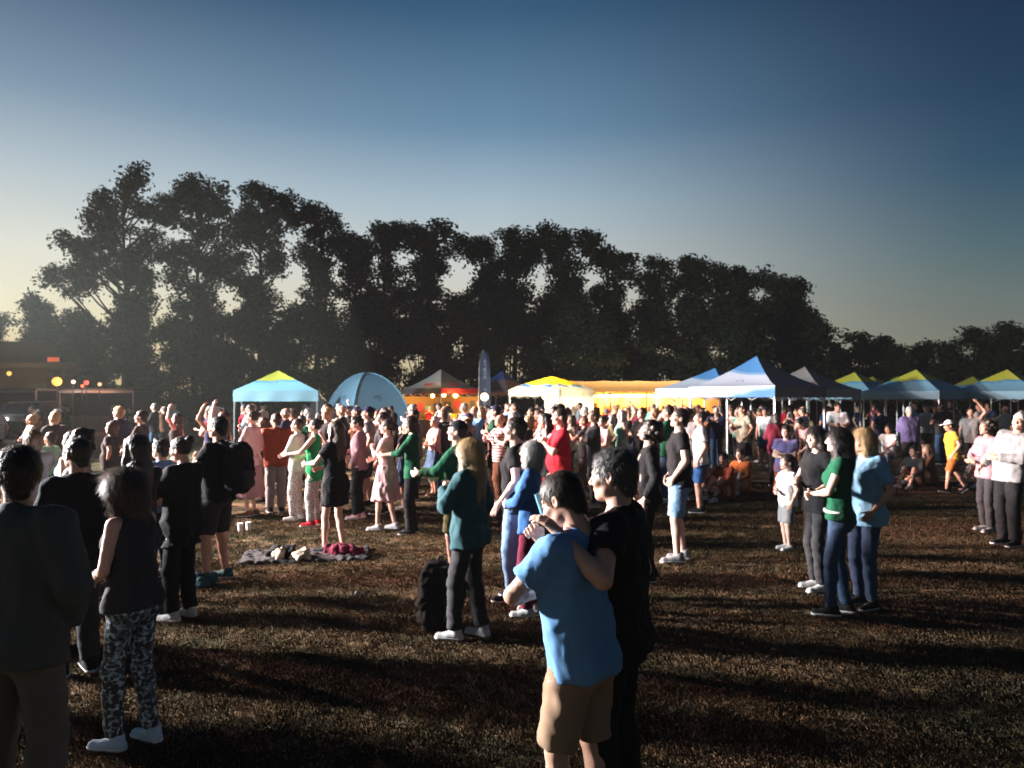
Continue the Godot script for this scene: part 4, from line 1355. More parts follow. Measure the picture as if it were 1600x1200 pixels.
func make_all(list: Array) -> Array:
	var out := []
	out.resize(list.size())
	var lock := Mutex.new()
	var job := func(k: int) -> void:
		var r: Dictionary = list[k][0].call(list[k][1])
		lock.lock()
		out[k] = r
		lock.unlock()
	var id := WorkerThreadPool.add_group_task(job, list.size(), -1, true)
	WorkerThreadPool.wait_for_group_task_completion(id)
	return out
var env: Environment

func _ready() -> void:
	var fast := false
	# camera
	var cam := Camera3D.new()
	cam.name = "camera"
	cam.fov = 54.5
	cam.far = 3000.0
	cam.position = Vector3(0, 2.0, 0)
	cam.rotation_degrees = Vector3(1.23, 0, 0)
	add_child(cam)
	cam.current = true
	# the photograph is a little out of focus
	var lens := CameraAttributesPhysical.new()
	lens.frustum_focal_length = 23.3
	lens.frustum_far = 3000.0
	lens.frustum_focus_distance = 1.8
	lens.exposure_aperture = 6.8
	cam.attributes = lens
	# sky at dusk, the sun already down at the left; haze
	var world := WorldEnvironment.new()
	world.name = "world"
	env = Environment.new()
	env.background_mode = Environment.BG_SKY
	env.tonemap_mode = Environment.TONE_MAPPER_LINEAR
	env.tonemap_exposure = 1.0
	env.sdfgi_enabled = true
	env.ssao_enabled = true
	env.ssil_enabled = true
	var sm := PanoramaSkyMaterial.new()
	sm.panorama = ImageTexture.create_from_image(sky_image())
	env.sky = Sky.new()
	env.sky.sky_material = sm
	env.fog_enabled = true
	env.fog_density = 0.00022
	env.fog_light_color = Color(0.85, 0.86, 0.88)
	world.environment = env
	add_child(world)
	# stage smoke drifting over the left of the crowd
	env.volumetric_fog_enabled = true
	env.volumetric_fog_density = 0.0
	var smoke := FogVolume.new()
	smoke.shape = RenderingServer.FOG_VOLUME_SHAPE_ELLIPSOID
	smoke.size = Vector3(27, 18, 46)
	smoke.position = Vector3(-17, 2.0, -16)
	var fm := FogMaterial.new()
	fm.albedo = Color(0.84, 0.93, 0.88)
	fm.density = 0.00045
	smoke.material = fm
	smoke.name = "smoke"
	add_child(smoke)
	tag(smoke, "thin pale stage smoke drifting over the left of the crowd", "smoke")
	smoke.set_meta("kind", "stuff")
	# lamps of the stage, which stands out of frame at the left and lights the crowd
	stage_lights()

	weave = noise_tex(0.06, 11, [], 256, 4, true, 5.0)
	mats.alu = paint(Color(0.3, 0.3, 0.31), 0.45, 0.5)
	mats.rubber = paint(Color(0.5, 0.5, 0.5), 0.8)
	mats.black = paint(Color(0.012, 0.012, 0.012), 0.5)
	mats.dark = paint(Color(0.03, 0.03, 0.032), 0.7)
	ground()
	left_background()
	trees()
	tents()
	crowd()
	litter()

func stage_lights() -> void:
	var steel := paint(Color(0.2, 0.2, 0.21), 0.4, 0.8)
	var black := paint(Color(0.015, 0.015, 0.015), 0.6)
	var st := thing("stage", "low black stage with an aluminium light truss left of the crowd", "stage", Vector3(-17.6, 0, -15.4))
	obj("deck", box(Vector3(5, 1.2, 14)), black, st, Vector3(-3.2, 0.6, 0))
	for z in [-7.4, 7.4]:
		var s := SurfaceTool.new()
		s.begin(Mesh.PRIMITIVE_TRIANGLES)
		for c in [[-0.15, -0.15], [-0.15, 0.15], [0.15, -0.15], [0.15, 0.15]]:
			tube(s, [Vector3(c[0], 0, z + c[1]), Vector3(c[0], 5.7, z + c[1])], [0.025, 0.025], 6)
		for k in 13:
			var y := k * 0.41
			tube(s, [Vector3(-0.15, y, z - 0.15), Vector3(0.15, y + 0.4, z - 0.15)], [0.012, 0.012], 4)
			tube(s, [Vector3(0.15, y, z + 0.15), Vector3(-0.15, y + 0.4, z + 0.15)], [0.012, 0.012], 4)
		s.generate_normals()
		obj("truss_tower", s.commit(), steel, st)
	var b := SurfaceTool.new()
	b.begin(Mesh.PRIMITIVE_TRIANGLES)
	for c in [[-0.15, 0.0], [0.15, 0.0], [0.0, 0.26]]:
		tube(b, [Vector3(c[0], 5.7 + c[1], -7.4), Vector3(c[0], 5.7 + c[1], 7.4)], [0.025, 0.025], 6)
	b.generate_normals()
	obj("truss_beam", b.commit(), steel, st)
	# light panels: z, colour, name, aim, energy, half angle
	var list := [
		[-22.0, Color(0.86, 0.97, 0.98), "cold white, furthest", Vector3(26, -3.0, -8), 1300.0, 52.0],
		[-17.6, Color(1.0, 0.75, 0.7), "pink", Vector3(30, -5.5, 2), 2000.0, 40.0],
		[-14.6, Color(1.0, 0.73, 0.66), "rose", Vector3(30, -6.5, 4), 1900.0, 38.0],
		[-8.6, Color(0.95, 0.94, 0.95), "white, nearest", Vector3(30, -6.5, 6), 2300.0, 32.0]]
	for q in list:
		var at := Vector3(-17.3, 5.2, q[0])
		var f := thing("light_panel", "%s light panel hanging from the stage truss" % q[2], "floodlight", at)
		f.look_at_from_position(at, at + q[3].normalized(), Vector3.UP)
		obj("housing", box(Vector3(1.2, 0.75, 0.2)), black, f, Vector3(0, 0, 0.115))
		obj("yoke", box(Vector3(0.05, 0.4, 0.06)), black, f, Vector3(0, 0.5, 0.15))
		obj("lamp_face", box(Vector3(1.12, 0.67, 0.012)), glowing(q[1], 12.0), f, Vector3(0, 0, 0.008))
		var l := SpotLight3D.new()
		l.name = "flood_light"
		l.light_color = q[1].linear_to_srgb()
		l.light_energy = q[4]
		l.light_size = 0.45
		l.spot_angle = q[5]
		l.spot_angle_attenuation = 0.9
		l.spot_range = 90.0
		l.spot_attenuation = 2.0
		l.shadow_enabled = true
		l.position = Vector3(0, 0, -0.03)
		f.add_child(l)

func ground() -> void:
	var m := paint(Color.WHITE, 0.95)
	m.metallic_specular = 0.2
	m.albedo_texture = noise_tex(0.012, 21, [[0.0, Color(0.04, 0.042, 0.02)], [0.4, Color(0.08, 0.066, 0.033)], [0.62, Color(0.16, 0.11, 0.06)], [1.0, Color(0.25, 0.17, 0.1)]], 1024, 6)
	m.uv1_triplanar = true
	m.uv1_world_triplanar = true
	m.uv1_scale = Vector3.ONE * 0.13
	m.heightmap_enabled = true
	m.heightmap_texture = noise_tex(0.05, 22, [], 512, 5)
	m.heightmap_scale = 5.0
	var p := PlaneMesh.new()
	p.size = Vector2(1200, 1200)
	p.subdivide_width = 8
	p.subdivide_depth = 8
	var g := obj("ground", p, m)
	g.set_meta("kind", "structure")
	# mown grass, some of it dry
	var st := SurfaceTool.new()
	st.begin(Mesh.PRIMITIVE_TRIANGLES)
	rng.seed = 31
	for k in 13:
		var a := rng.randf() * TAU
		var r := 0.075 * sqrt(rng.randf())
		var o := Vector3(cos(a) * r, -0.004, sin(a) * r)
		var b := rng.randf() * TAU
		var w := Vector3(cos(b), 0, sin(b)) * 0.003
		var h := rng.randf_range(0.012, 0.03)
		var tip := o + Vector3(cos(b + 1.5) * h * 0.8, h, sin(b + 1.5) * h * 0.8)
		var mid := o.lerp(tip, 0.5) + Vector3(0, h * 0.16, 0)
		for q in [o - w, mid - w * 0.8, o + w, o + w, mid - w * 0.8, mid + w * 0.8, mid - w * 0.8, tip, mid + w * 0.8]:
			st.set_normal(Vector3(0, 1, 0))
			st.add_vertex(q)
	var blade := st.commit()
	var n := FastNoiseLite.new()
	n.seed = 8
	n.frequency = 0.35
	n.fractal_octaves = 3
	var mm := MultiMesh.new()
	mm.transform_format = MultiMesh.TRANSFORM_3D
	mm.use_colors = true
	mm.mesh = blade
	var places: Array[Transform3D] = []
	var tint: Array[Color] = []
	for k in 150000:
		var d := 2.3 + 16.0 * pow(rng.randf(), 1.5)
		var x := rng.randf_range(-1, 1) * (d * 0.75 + 1.6)
		var v := n.get_noise_2d(x, d) * 0.8 + n.get_noise_2d(x * 0.22 + 40.0, d * 0.22) * 1.1 + rng.randfn() * 0.1
		if v < -0.55:
			continue
		var s := rng.randf_range(0.6, 1.2) * (0.85 + 0.035 * d)
		places.append(Transform3D(Basis(Vector3.UP, rng.randf() * TAU).scaled(Vector3(s, s * rng.randf_range(0.6, 1.2), s)), Vector3(x, 0, -d)))
		tint.append(Color(0.05, 0.058, 0.025).lerp(Color(0.36, 0.22, 0.12), clampf(0.42 + v * 0.9, 0, 1)))
	mm.instance_count = places.size()
	for k in places.size():
		mm.set_instance_transform(k, places[k])
		mm.set_instance_color(k, tint[k])
	var gr := MultiMeshInstance3D.new()
	gr.multimesh = mm
	var gm := paint(Color.WHITE, 0.8)
	gm.vertex_color_use_as_albedo = true
	gm.metallic_specular = 0.2
	gr.material_override = gm
	gr.name = "grass"
	add_child(gr)
	tag(gr, "short half-dry mown grass of the festival field", "grass")
	gr.set_meta("kind", "stuff")

func trees() -> void:
	make_leaves()
	bark = paint(Color(0.03, 0.024, 0.018), 0.95)
	for c in [[0.03, 0.045, 0.02], [0.036, 0.05, 0.024], [0.026, 0.042, 0.022]]:
		var m := paint(Color(c[0], c[1], c[2]), 0.75)
		m.metallic_specular = 0.3
		m.backlight_enabled = true
		m.backlight = Color(0.25, 0.3, 0.12)
		leaf_mats.append(m)
	# px, top px, half width px, foot px at that depth
	var row := [
		[200, 268, 33, 525, 55, "tallest tree, leftmost of the row, with boughs reaching left", [[80, 428, 1.0], [105, 420, 1.1], [98, 378, 0.9], [130, 385, 1.2], [135, 345, 1.0], [125, 445, 1.3], [165, 320, 1.2], [150, 410, 1.4], [208, 275, 0.8], [240, 330, 1.2], [110, 500, 1.3], [170, 370, 1.3]]],
		[303, 290, 27, 525, 55, "round-headed tall tree second from the left of the row", [[290, 310, 1.4], [318, 308, 1.3], [340, 335, 1.1], [270, 330, 1.0], [265, 395, 1.4], [330, 400, 1.4], [350, 410, 1.2]]],
		[408, 295, 34, 525, 56, "tall narrow-topped tree third from the left of the row", [[375, 332, 1.0], [380, 360, 1.2], [440, 315, 1.1], [450, 345, 1.2], [405, 305, 1.0], [372, 390, 1.2]]],
		[492, 322, 20, 525, 57, "slim loose tree right of the narrow-topped tree", [[515, 345, 0.9], [480, 335, 0.9], [525, 375, 1.0]]],
		[556, 366, 24, 525, 58, "lower thin-crowned tree in the left half of the row", []],
		[603, 352, 19, 525, 57, "tree with a tufted top left of the two-humped tree", [[595, 362, 0.8], [615, 356, 0.8]]],
		[668, 350, 32, 525, 57, "broad two-humped tree above the red-valanced tent", [[640, 365, 1.1], [690, 362, 1.1], [705, 385, 1.1]]],
		[752, 374, 28, 525, 58, "gappy tree above the blue flag", [[735, 385, 1.0], [770, 380, 1.0]]],
		[803, 360, 20, 525, 58, "tree with a small peak right of the blue flag", [[800, 366, 0.8], [825, 375, 0.9]]],
		[882, 364, 27, 525, 58, "wide flat-topped tree above the yellow-capped tent", [[855, 372, 1.1], [905, 373, 1.1], [915, 385, 1.0], [840, 400, 1.0]]],
		[958, 398, 19, 525, 59, "sloping-topped tree left of the glowing marquee's middle", [[975, 402, 0.9], [940, 400, 0.9]]],
		[1026, 412, 15, 525, 59, "spiky-topped tree above the glowing marquee", [[1025, 416, 0.7]]],
		[1085, 408, 15, 525, 59, "sparse twiggy tree between the marquee and the blue tents", [[1075, 415, 0.8], [1095, 418, 0.8]]],
		[1150, 423, 31, 525, 59, "full-crowned tree above the blue and white tents", [[1125, 428, 1.1], [1165, 428, 1.2], [1185, 438, 1.1]]],
		[1222, 446, 27, 525, 58, "rightmost tree of the tall row, with a dense round side", [[1215, 455, 1.3], [1245, 452, 0.9], [1252, 485, 1.2], [1262, 510, 1.1], [1245, 500, 1.4]]],
	]
	for q in row:
		var sc: float = q[4] / 1164.0
		var more := []
		for m in q[6]:
			more.append([(m[0] - q[0]) * sc, 2.0 + (625.0 - m[1]) * sc, m[2]])
		tree((q[0] - 800.0) * sc, q[4], 2.0 + (625.0 - q[1]) * sc, q[2] * sc, 2.0 + (625.0 - q[3]) * sc, q[5], more, 1.0 if q[0] < 430 else (1.35 if q[0] < 860 else 1.7))
	# the thicket below them
	var what := ["below the tallest tree", "below the gap after the tallest tree", "below the round-headed tree", "below the narrow-topped tree", "below the slim loose tree", "behind the blue dome tent", "left of the red-valanced tent's peak", "behind the red-valanced tent", "behind the blue flag", "left of the yellow-capped tent", "behind the yellow-capped tent", "behind the marquee's left end", "behind the marquee's middle", "behind the marquee's right end", "behind the further blue tent", "behind the near blue tent's peak", "right of the near blue tent's peak", "below the rightmost tall tree"]
	var tops := [498, 476, 500, 482, 478, 482, 500, 466, 470, 462, 460, 466, 478, 488, 470, 466, 470, 495]
	for k in what.size():
		var px := 128.0 + 66.5 * k
		var d := 54.0 + 2.0 * (k % 3)
		bush((px - 800.0) / 1164.0 * d, d, 2.0 + (625.0 - tops[k]) / 1164.0 * d, 2.7, "dark bushy undergrowth " + what[k], "dark undergrowth between the tree trunks")
	# low wood at the right, small trees at the far left
	var right := [[1300, 536], [1330, 526], [1362, 534], [1395, 540], [1425, 548], [1452, 540], [1482, 550], [1515, 518], [1552, 508], [1588, 514], [1625, 516], [1660, 525]]
	for k in right.size():
		var q: Array = right[k]
		var sc := 66.0 / 1164.0
		tree((q[0] - 800.0) * sc, 66.0 - k % 3, 2.0 + (625.0 - q[1]) * sc, 1.9, 1.2, "dark low tree behind the green tents at right, %s" % ["first from the left", "second from the left", "third from the left", "fourth from the left", "fifth from the left", "sixth from the left", "seventh from the left", "taller, bushy-topped", "tallest, loose-topped", "second from the right edge", "rightmost", "cut off by the right edge"][k], [], 1.0, "low_tree", "low wood behind the green tents")
	for k in 8:
		bush(26.0 + 6.2 * k, 62.0, 4.6, 3.6, "dark hedge bush under the low wood at right, %s from the left" % ["first", "second", "third", "fourth", "fifth", "sixth", "seventh", "eighth"][k], "hedge under the low wood")
	tree(-48.0, 75.0, 12.4, 1.9, 8.0, "small round lone tree left of the tall row", [], 1.6, "small_tree", "small trees at the far left")
	tree(-53.0, 74.0, 12.0, 1.5, 4.5, "small tree cut off by the left edge", [], 1.6, "small_tree", "small trees at the far left")
	bush(-51.0, 78.0, 5.0, 3.5, "hazy bush below the small lone tree", "dark undergrowth between the tree trunks")

func left_background() -> void:
	var wall := paint(Color(0.025, 0.022, 0.02), 0.9)
	var h := thing("pavilion_building", "low dark building with a wide flat roof at far left", "building", Vector3(-35.5, 0, -54), 8.0)
	obj("wall", box(Vector3(9, 4.2, 5)), wall, h, Vector3(0, 2.1, 0))
	obj("roof", box(Vector3(10.5, 0.35, 6.5)), paint(Color(0.035, 0.03, 0.028), 0.8), h, Vector3(0, 4.4, 0))
	obj("upper_storey", box(Vector3(5.5, 1.5, 4)), wall, h, Vector3(0.5, 5.35, 0))
	for k in 3:
		var w := obj("window", box(Vector3(1.1, 1.1, 0.06)), mats.dark, h, Vector3(-3 + k * 2.6, 2.6, 2.51))
		obj("pane", box(Vector3(0.94, 0.94, 0.02)), paint(Color(0.05, 0.06, 0.07), 0.1), w, Vector3(0, 0, 0.035))
	obj("door", box(Vector3(1.0, 2.1, 0.08)), mats.dark, h, Vector3(3.6, 1.06, 2.52))
	var sg := thing("lit_sign", "small orange lit sign on the roof of the far building", "sign", Vector3(-31.1, 4.75, -50.6))
	obj("sign_box", box(Vector3(0.9, 0.4, 0.15)), mats.dark, sg)
	obj("lit_face", box(Vector3(0.8, 0.3, 0.02)), glowing(Color(0.8, 0.16, 0.06), 0.35), sg, Vector3(0, 0, 0.09))
	# dark food stalls with pale valances
	var stalls := [[-33.0, 46.0, 3.6, "leftmost"], [-29.6, 45.0, 3.4, "middle"], [-25.5, 47.0, 4.6, "rightmost"]]
	for q in stalls:
		var t := thing("food_stall", "%s dark food stall with a pale roof edge at far left" % q[3], "stall", Vector3(q[0], 0, -q[1]), 0, "dark food stalls at far left")
		obj("roof", box(Vector3(q[2], 0.12, 2.6)), mats.dark, t, Vector3(0, 2.62, 0))
		obj("valance", box(Vector3(q[2], 0.14, 0.03)), paint(Color(0.16, 0.16, 0.155), 0.7), t, Vector3(0, 2.5, 1.32))
		obj("counter", box(Vector3(q[2] - 0.3, 1.0, 0.5)), mats.dark, t, Vector3(0, 0.5, 1.0))
		obj("back_wall", box(Vector3(q[2] - 0.2, 2.5, 0.05)), mats.dark, t, Vector3(0, 1.25, -1.2))
		for sx in [-1, 1]:
			obj("post", box(Vector3(0.06, 2.56, 0.06)), mats.alu, t, Vector3(sx * (q[2] * 0.5 - 0.05), 1.28, 1.24))
	# lamps over there
	var lamps := [[-33.2, 3.75, 49.2, Color(1.0, 0.55, 0.1), 0.14, 4.0, "small amber lamp left of the big amber lamp"], [-27.6, 3.12, 45.2, Color(1.0, 0.55, 0.1), 0.27, 7.0, "big amber lamp over the food stalls"], [-26.6, 3.1, 45.2, Color(1.0, 0.8, 0.7), 0.12, 3.0, "small white lamp beside the big amber lamp"], [-25.7, 3.05, 45.0, Color(1.0, 0.12, 0.1), 0.14, 3.0, "red lamp right of the small white lamp"], [-25.0, 2.95, 45.2, Color(1.0, 0.6, 0.3), 0.11, 2.0, "small orange lamp right of the red lamp"], [-26.0, 2.85, 45.1, Color(1.0, 0.25, 0.12), 0.09, 1.5, "tiny red lamp below the small white lamp"]]
	for q in lamps:
		var t := thing("lamp", q[6], "lamp", Vector3(q[0], 0, -q[2]), 0, "coloured lamps at far left")
		obj("lamp_bulb", globe(q[4]), glowing(q[3], 1.6), t, Vector3(0, q[1], 0))
		obj("post", rod(0.035, q[1] - q[4]), mats.dark, t, Vector3(0, (q[1] - q[4]) * 0.5, 0))
		lamp(Vector3(0, q[1], 0), q[3], q[5], q[4] * 0.9, t)
	# a parked van with its lamps on
	var v := thing("parked_van", "dark parked van with two white lamps on, left of the crowd", "van", Vector3(-26.2, 0, -40.5), 20)
	var body := SurfaceTool.new()
	body.begin(Mesh.PRIMITIVE_TRIANGLES)
	var prof := PackedVector2Array([Vector2(-2.3, 0.4), Vector2(2.2, 0.4), Vector2(2.3, 0.9), Vector2(1.9, 1.15), Vector2(1.25, 1.85), Vector2(-2.1, 1.95), Vector2(-2.3, 1.7)])
	var poly := CSGPolygon3D.new()
	poly.polygon = prof
	poly.depth = 1.7
	poly.name = "body"
	poly.material = paint(Color(0.03, 0.032, 0.035), 0.3)
	poly.position = Vector3(-0.85, 0, 0)
	poly.rotation_degrees = Vector3(0, -90, 0)
	v.add_child(poly)
	for c in [[-0.8, 1.4], [0.8, 1.4], [-0.8, -1.4], [0.8, -1.4]]:
		var w := obj("wheel", rod(0.33, 0.2), mats.black, v, Vector3(c[0], 0.33, c[1]), Vector3(0, 0, 90))
		obj("rim", rod(0.19, 0.21), mats.alu, w)
	for sx in [-1, 1]:
		var e := obj("headlight", globe(0.13), glowing(Color(1, 0.98, 0.95), 5.0), v, Vector3(sx * 0.55, 0.98, 2.12))
		lamp(Vector3(sx * 0.55, 0.98, 2.12), Color(1, 0.98, 0.95), 5.0, 0.12, v)
	obj("windscreen", box(Vector3(1.4, 0.72, 0.02)), paint(Color(0.02, 0.025, 0.03), 0.08), v, Vector3(0, 1.5, 1.6), Vector3(-43, 0, 0))

func tents() -> void:
	var yg := c8([0.36, 0.36, 0.035])
	var green_roof := fabric(art_green(yg))
	var pale_val := fabric(flat_art(c8([0.17, 0.3, 0.37])))
	var blue_roof := fabric(art_blue(false))
	var blue_val := fabric(art_blue(true))
	var g := "green and blue pavilion tents"
	pavilion(Vector3(-9.1, 0, -29.0), 15.0, 3.0, 2.35, 3.15, [green_roof], [pale_val], 0.4, 1.05, "lone green-topped tent with light blue foot, left of the dome tent", g)
	var rights := [[15.4, 33.5, "leftmost"], [16.6, 30.6, "middle"], [20.2, 30.4, "rightmost"]]
	for q in rights:
		pavilion(Vector3(q[0], 0, -q[1]), -52.0, 3.0, 2.35, 3.25, [green_roof], [pale_val], 0.32, 1.08, "%s of the three near green and blue tents at right" % q[2], g)
	var back := [[18.3, 44.5, "first"], [19.6, 46.5, "second"], [21.3, 44.0, "third"], [23.0, 44.5, "fourth"], [27.2, 44.0, "fifth"], [31.0, 44.0, "sixth"]]
	for q in back:
		pavilion(Vector3(q[0], 0, -q[1]), -52.0, 3.0, 2.4, 3.4, [green_roof], [pale_val], 0.32, 1.08, "%s from the left of the far green-topped tents behind the near ones" % q[2], g)
	var gb := "blue and white pavilion tents"
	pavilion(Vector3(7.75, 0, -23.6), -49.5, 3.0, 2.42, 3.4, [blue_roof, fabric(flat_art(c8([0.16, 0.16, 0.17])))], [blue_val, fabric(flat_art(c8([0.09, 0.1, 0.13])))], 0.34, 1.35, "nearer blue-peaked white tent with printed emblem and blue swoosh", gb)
	pavilion(Vector3(7.3, 0, -26.8), -49.5, 3.0, 2.42, 3.15, [blue_roof], [blue_val], 0.34, 1.3, "further blue-peaked white tent left of the nearer one", gb)
	pavilion(Vector3(11.4, 0, -29.0), -49.5, 3.0, 2.4, 3.3, [fabric(flat_art(c8([0.16, 0.15, 0.15])))], [fabric(flat_art(c8([0.3, 0.3, 0.3])))], 0.3, 1.3, "plain grey tent right of the blue-peaked tents")
	pavilion(Vector3(14.0, 0, -37.0), -49.5, 3.0, 2.4, 3.4, [fabric(flat_art(c8([0.16, 0.15, 0.15])))], [fabric(flat_art(c8([0.3, 0.3, 0.3])))], 0.3, 1.3, "small grey-topped tent far behind the plain grey tent")
	# red and grey food tent, lit inside
	var red_val := fabric(flat_art(c8([0.5, 0.03, 0.02])), 0.5)
	var red_t := pavilion(Vector3(-3.9, 0, -41.0), -40.0, 3.0, 2.62, 3.7, [fabric(art_red(0)), fabric(art_red(1))], [fabric(flat_art(c8([0.1, 0.09, 0.09]))), red_val], 0.3, 1.35, "grey tent with red emblems and red valance, lit yellow inside")
	var yellow_wall := fabric(flat_art(c8([0.2, 0.1, 0.018])), 0.5)
	obj("back_wall", box(Vector3(2.9, 2.2, 0.02)), yellow_wall, red_t, Vector3(0, 1.1, -1.47))
	obj("side_wall", box(Vector3(0.02, 2.2, 2.9)), yellow_wall, red_t, Vector3(-1.47, 1.1, 0))
	obj("counter", box(Vector3(2.7, 0.95, 0.5)), paint(Color(0.25, 0.1, 0.05), 0.7), red_t, Vector3(0, 0.48, 1.15))
	var boards := [[-0.95, 1.7, 0.55, 0.4, [0.03, 0.03, 0.03]], [-0.2, 1.75, 0.45, 0.5, [0.35, 0.03, 0.03]], [0.45, 1.65, 0.5, 0.35, [0.1, 0.25, 0.3]], [1.0, 1.7, 0.35, 0.55, [0.04, 0.03, 0.03]]]
	for q in boards:
		var bm := paint(Color(q[4][0], q[4][1], q[4][2]), 0.7)
		obj("menu_board", box(Vector3(q[2], q[3], 0.02)), bm, red_t, Vector3(q[0], q[1], -1.445))
		obj("menu_board", box(Vector3(0.02, q[3], q[2])), bm, red_t, Vector3(-1.445, q[1] - 0.15, -q[0]))
	var warm := Color(1.0, 0.62, 0.22)
	for k in 3:
		bulb(Vector3(-4.25 + 0.62 * k, 2.22 + 0.04 * (k % 2), -39.9 + 0.1 * k), warm, 6.0, 0.11, "warm bulb hanging in the red-valanced tent, %s from the left" % ["first", "second", "third"][k], "bulbs in the red-valanced tent")
	var things_ := [[-0.9, "red"], [-0.4, "white"], [0.2, "yellow"], [0.7, "green"]]
	for q in things_:
		var o := obj("bottle_crate", box(Vector3(0.4, 0.3, 0.34)), cloth(q[1]), null, Vector3(-3.9 + q[0] * 0.77 + 0.75, 1.11, -41.0 + q[0] * 0.64 + 0.88 - 0.0), Vector3(0, -40, 0))
		tag(o, "small %s crate on the counter of the red-valanced tent" % q[1], "crate", "crates on the food tent's counter")
	# dim tent behind the flag
	var dim := Image.create_empty(64, 64, false, Image.FORMAT_RGB8)
	dim.fill(c8([0.16, 0.11, 0.11]))
	dim.fill_rect(Rect2i(0, 0, 64, 24), c8([0.03, 0.06, 0.2]))
	pavilion(Vector3(-0.6, 0, -45.5), -33.0, 3.0, 2.55, 3.8, [fabric(dim)], [fabric(flat_art(c8([0.12, 0.06, 0.06])))], 0.25, 1.3, "dim tent with a dark blue top just right of the flag")
	# yellow-capped tent
	var yt := pavilion(Vector3(2.0, 0, -37.5), -38.0, 3.1, 2.5, 3.2, [fabric(art_yellow(), 0.9)], [fabric(flat_art(c8([0.7, 0.66, 0.6])), 0.9)], 0.3, 0.8, "white tent with a yellow cap and blue zigzag, glowing inside")
	obj("back_wall", box(Vector3(3.0, 2.2, 0.02)), fabric(flat_art(c8([0.7, 0.66, 0.6])), 0.5), yt, Vector3(0, 1.1, -1.5))
	obj("counter", box(Vector3(2.6, 0.95, 0.5)), paint(Color(0.4, 0.35, 0.3), 0.7), yt, Vector3(0, 0.48, 1.1))
	bulb(Vector3(1.6, 2.15, -37.2), Color(1.0, 0.8, 0.5), 16.0, 0.1, "bright bulb inside the yellow-capped tent", "")
	# long marquee full of light
	var mq := thing("marquee", "long orange-lit marquee glowing with lamps behind the crowd", "marquee", Vector3(7.6, 0, -44.5), 0)
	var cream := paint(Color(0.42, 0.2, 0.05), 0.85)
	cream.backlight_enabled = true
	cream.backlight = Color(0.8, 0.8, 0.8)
	var rs := SurfaceTool.new()
	for sgn in [-1.0, 1.0]:
		rs.begin(Mesh.PRIMITIVE_TRIANGLES)
		var n := 16
		for i in n:
			var x0 := -4.2 + 8.4 * i / n
			var x1 := -4.2 + 8.4 * (i + 1) / n
			var s0 := -0.05 * absf(sin(i * PI / 4.0))
			var s1 := -0.05 * absf(sin((i + 1) * PI / 4.0))
			for q in [Vector3(x0, 2.45, sgn * 2.4), Vector3(x0, 3.15 + s0, 0), Vector3(x1, 2.45, sgn * 2.4), Vector3(x1, 2.45, sgn * 2.4), Vector3(x0, 3.15 + s0, 0), Vector3(x1, 3.15 + s1, 0)]:
				rs.add_vertex(q)
		rs.generate_normals()
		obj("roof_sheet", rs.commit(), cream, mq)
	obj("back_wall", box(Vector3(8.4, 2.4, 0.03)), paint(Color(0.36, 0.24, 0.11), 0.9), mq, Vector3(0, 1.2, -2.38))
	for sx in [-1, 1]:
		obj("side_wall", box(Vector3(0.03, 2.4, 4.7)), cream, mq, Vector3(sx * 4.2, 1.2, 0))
	for k in 5:
		obj("post", rod(0.04, 2.45), mats.alu, mq, Vector3(-4.1 + 2.05 * k, 1.22, 2.36))
	obj("counter", box(Vector3(7.8, 1.0, 0.6)), paint(Color(0.35, 0.25, 0.15), 0.7), mq, Vector3(0, 0.5, 1.7))
	for k in 6:
		var bx := -3.6 + 1.4 * k
		obj("wall_seam", box(Vector3(0.05, 2.3, 0.03)), paint(Color(0.2, 0.12, 0.05), 0.9), mq, Vector3(bx, 1.16, -2.34))
		obj("banner", box(Vector3(0.7, 0.45 + 0.12 * (k % 3), 0.02)), paint([Color(0.05, 0.03, 0.02), Color(0.4, 0.06, 0.03), Color(0.08, 0.1, 0.14)][k % 3], 0.8), mq, Vector3(bx + 0.7, 1.3 + 0.08 * (k % 2), -2.33))
		obj("guy_rope", rod(0.012, 2.9), mats.dark, mq, Vector3(-4.1 + 1.64 * k, 1.22, 3.1), Vector3(-30, 0, 0))
	for k in 5:
		var t := thing("tube_lamp", "glowing tube lamp under the marquee roof, %s from the left" % ["first", "second", "third", "fourth", "fifth"][k], "lamp", Vector3(4.4 + 1.6 * k, 2.25, -46.2), 0, "tube lamps under the marquee roof")
		obj("lamp_tube", box(Vector3(1.46, 0.11, 0.07)), glowing(Color(1.0, 0.72, 0.36), 14.0), t)
		obj("bracket", box(Vector3(0.03, 0.2, 0.03)), mats.dark, t, Vector3(0, 0.13, 0))
		lamp(Vector3(0, -0.1, 0), Color(1.0, 0.55, 0.17), 13.0, 0.05, t)
	bulb(Vector3(-1.35, 2.15, -36.6), Color(1.0, 0.7, 0.42), 3.0, 0.2, "round white-orange lamp on a pole under the blue flag", "", true)
	# feather flag
	var fl := thing("feather_flag", "tall dark blue feather flag with pale vertical lettering", "flag", Vector3(-1.4, 0, -37.6), 0)
	var pole := SurfaceTool.new()
	pole.begin(Mesh.PRIMITIVE_TRIANGLES)
	tube(pole, [Vector3(-0.28, 0, 0), Vector3(-0.28, 2.0, 0), Vector3(-0.26, 3.6, 0), Vector3(-0.2, 4.3, 0), Vector3(-0.05, 4.55, 0)], [0.02, 0.018, 0.014, 0.01, 0.006], 6)
	pole.generate_normals()
	obj("pole", pole.commit(), mats.alu, fl)
	var im := Image.create_empty(128, 768, false, Image.FORMAT_RGB8)
	im.fill(c8([0.008, 0.018, 0.05]))
	rng.seed = 6
	var ink := c8([0.16, 0.19, 0.26])
